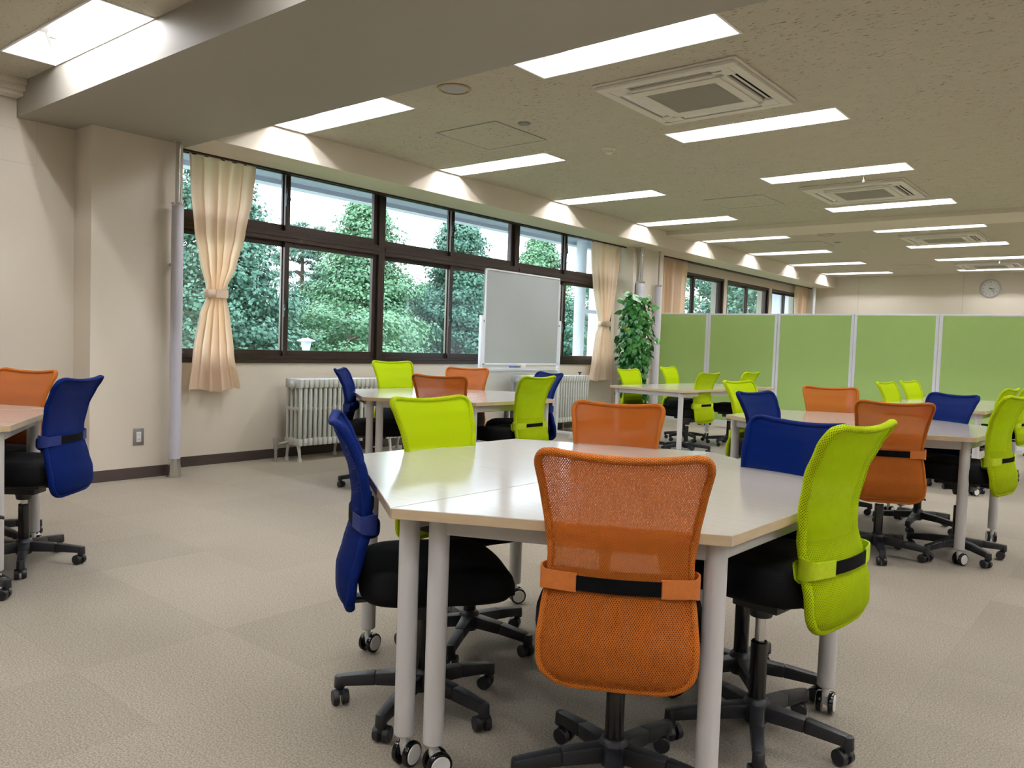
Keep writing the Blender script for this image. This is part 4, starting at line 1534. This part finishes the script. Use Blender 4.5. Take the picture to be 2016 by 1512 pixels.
MB().cyl((0, 0, 0), (0, 0, .82 - GZ), .03, n=14).build('post', M['steel'], o)
MB().lathe([(.06, .835 - GZ), (.085, .97 - GZ), (.085, .99 - GZ)], 24).build('lamp_body', M['ext_white'], o)
MB().lathe([(.15, .985 - GZ), (.14, 1.0 - GZ), (.05, 1.03 - GZ), (.0001, 1.035 - GZ)], 28).build('lamp_cap', M['ext_white'], o)
tag(o, 'small white garden lamp with a wide cap outside the window', 'garden lamp')

# ------------------------------------------------------------------ potted climber
o = empty('potted_climber', (-5.36, 9.03, 0))
MB().lathe([(.10, .001), (.115, .02), (.145, .33), (.158, .335), (.158, .37), (.146, .372), (.140, .345)], 36).build('pot', M['terracotta'], o)
MB().cyl((0, 0, .33), (0, 0, .352), .139, n=32).build('soil', M['soil'], o)
MB().lathe([(.022, .352), (.026, .8), (.022, 1.66), (.0001, 1.665)], 12).build('support_pole', M['bark'], o)
rs = np.random.RandomState(5)
n = 1250
z = .36 + 1.34 * rs.rand(n)
a = rs.rand(n) * 2 * PI
rad = (.205 + .03 * np.sin(z * 6 + 1) + .02 * np.sin(a * 3 + z * 4) - .05 * np.clip(z - 1.45, 0, 1)) * (.35 + .75 * rs.rand(n) ** .5)
P = np.stack([np.cos(a) * rad, np.sin(a) * rad, z], 1)
P[:, 2] += .02 * rs.randn(n)
outw = np.stack([np.cos(a), np.sin(a), np.full(n, .55)], 1) + rs.randn(n, 3) * .35
outw /= np.linalg.norm(outw, axis=1, keepdims=True)
Ud = np.stack([np.cos(a) * .4, np.sin(a) * .4, np.full(n, -.9)], 1) + rs.randn(n, 3) * .4
S = .050 + .040 * rs.rand(n)
leaf_mesh('foliage', P, outw, Ud, S, M['leaf_pot'], o, .8, 'heart')
st = MB()
for k in range(46):
    a0 = rs.rand() * 2 * PI; z0 = .5 + 1.15 * rs.rand(); r0 = .15 + .12 * rs.rand()
    st.tube([(0, 0, z0 - .05), (math.cos(a0) * r0 * .6, math.sin(a0) * r0 * .6, z0 + .02), (math.cos(a0) * r0, math.sin(a0) * r0, z0 - .02)], .0022, n=5)
# a few long shoots at the top with their own leaves
sp = []
for a0, r0, z0, lz in ((3.6, .20, 1.66, .10), (5.2, .17, 1.70, .06), (0.6, .24, 1.60, .03), (4.2, .14, 1.76, .02), (3.2, .26, 1.52, .05), (.2, .30, 1.16, .02)):
    st.tube([(0, 0, z0 - .1), (math.cos(a0) * r0 * .6, math.sin(a0) * r0 * .6, z0 + lz), (math.cos(a0) * r0, math.sin(a0) * r0, z0)], .0022, n=5)
    sp.append((math.cos(a0) * r0, math.sin(a0) * r0, z0))
st.build('stems', M['leaf_pot'], o)
sp = np.array(sp)
leaf_mesh('shoot_leaves', sp, np.tile([.5, -.7, .5], (len(sp), 1)) + rs.randn(len(sp), 3) * .1, rs.randn(len(sp), 3), np.full(len(sp), .12), M['leaf_pot'], o, .8, 'heart')
yl = np.array([(-.02, -.215, 1.30), (.03, -.22, 1.295), (.16, -.08, 1.42)])
ys = np.array([.06, .05, .045])
leaf_mesh('yellow_leaves', yl, np.tile([.5, -.8, .3], (3, 1)).astype(float), np.array([[.3, .2, -1], [-.3, .1, -1], [0, 0, -1.]]), ys, M['leaf_yellow'], o, .8, 'heart')
tag(o, 'tall potted climber with glossy heart shaped leaves in the corner before the green screen', 'potted plant')
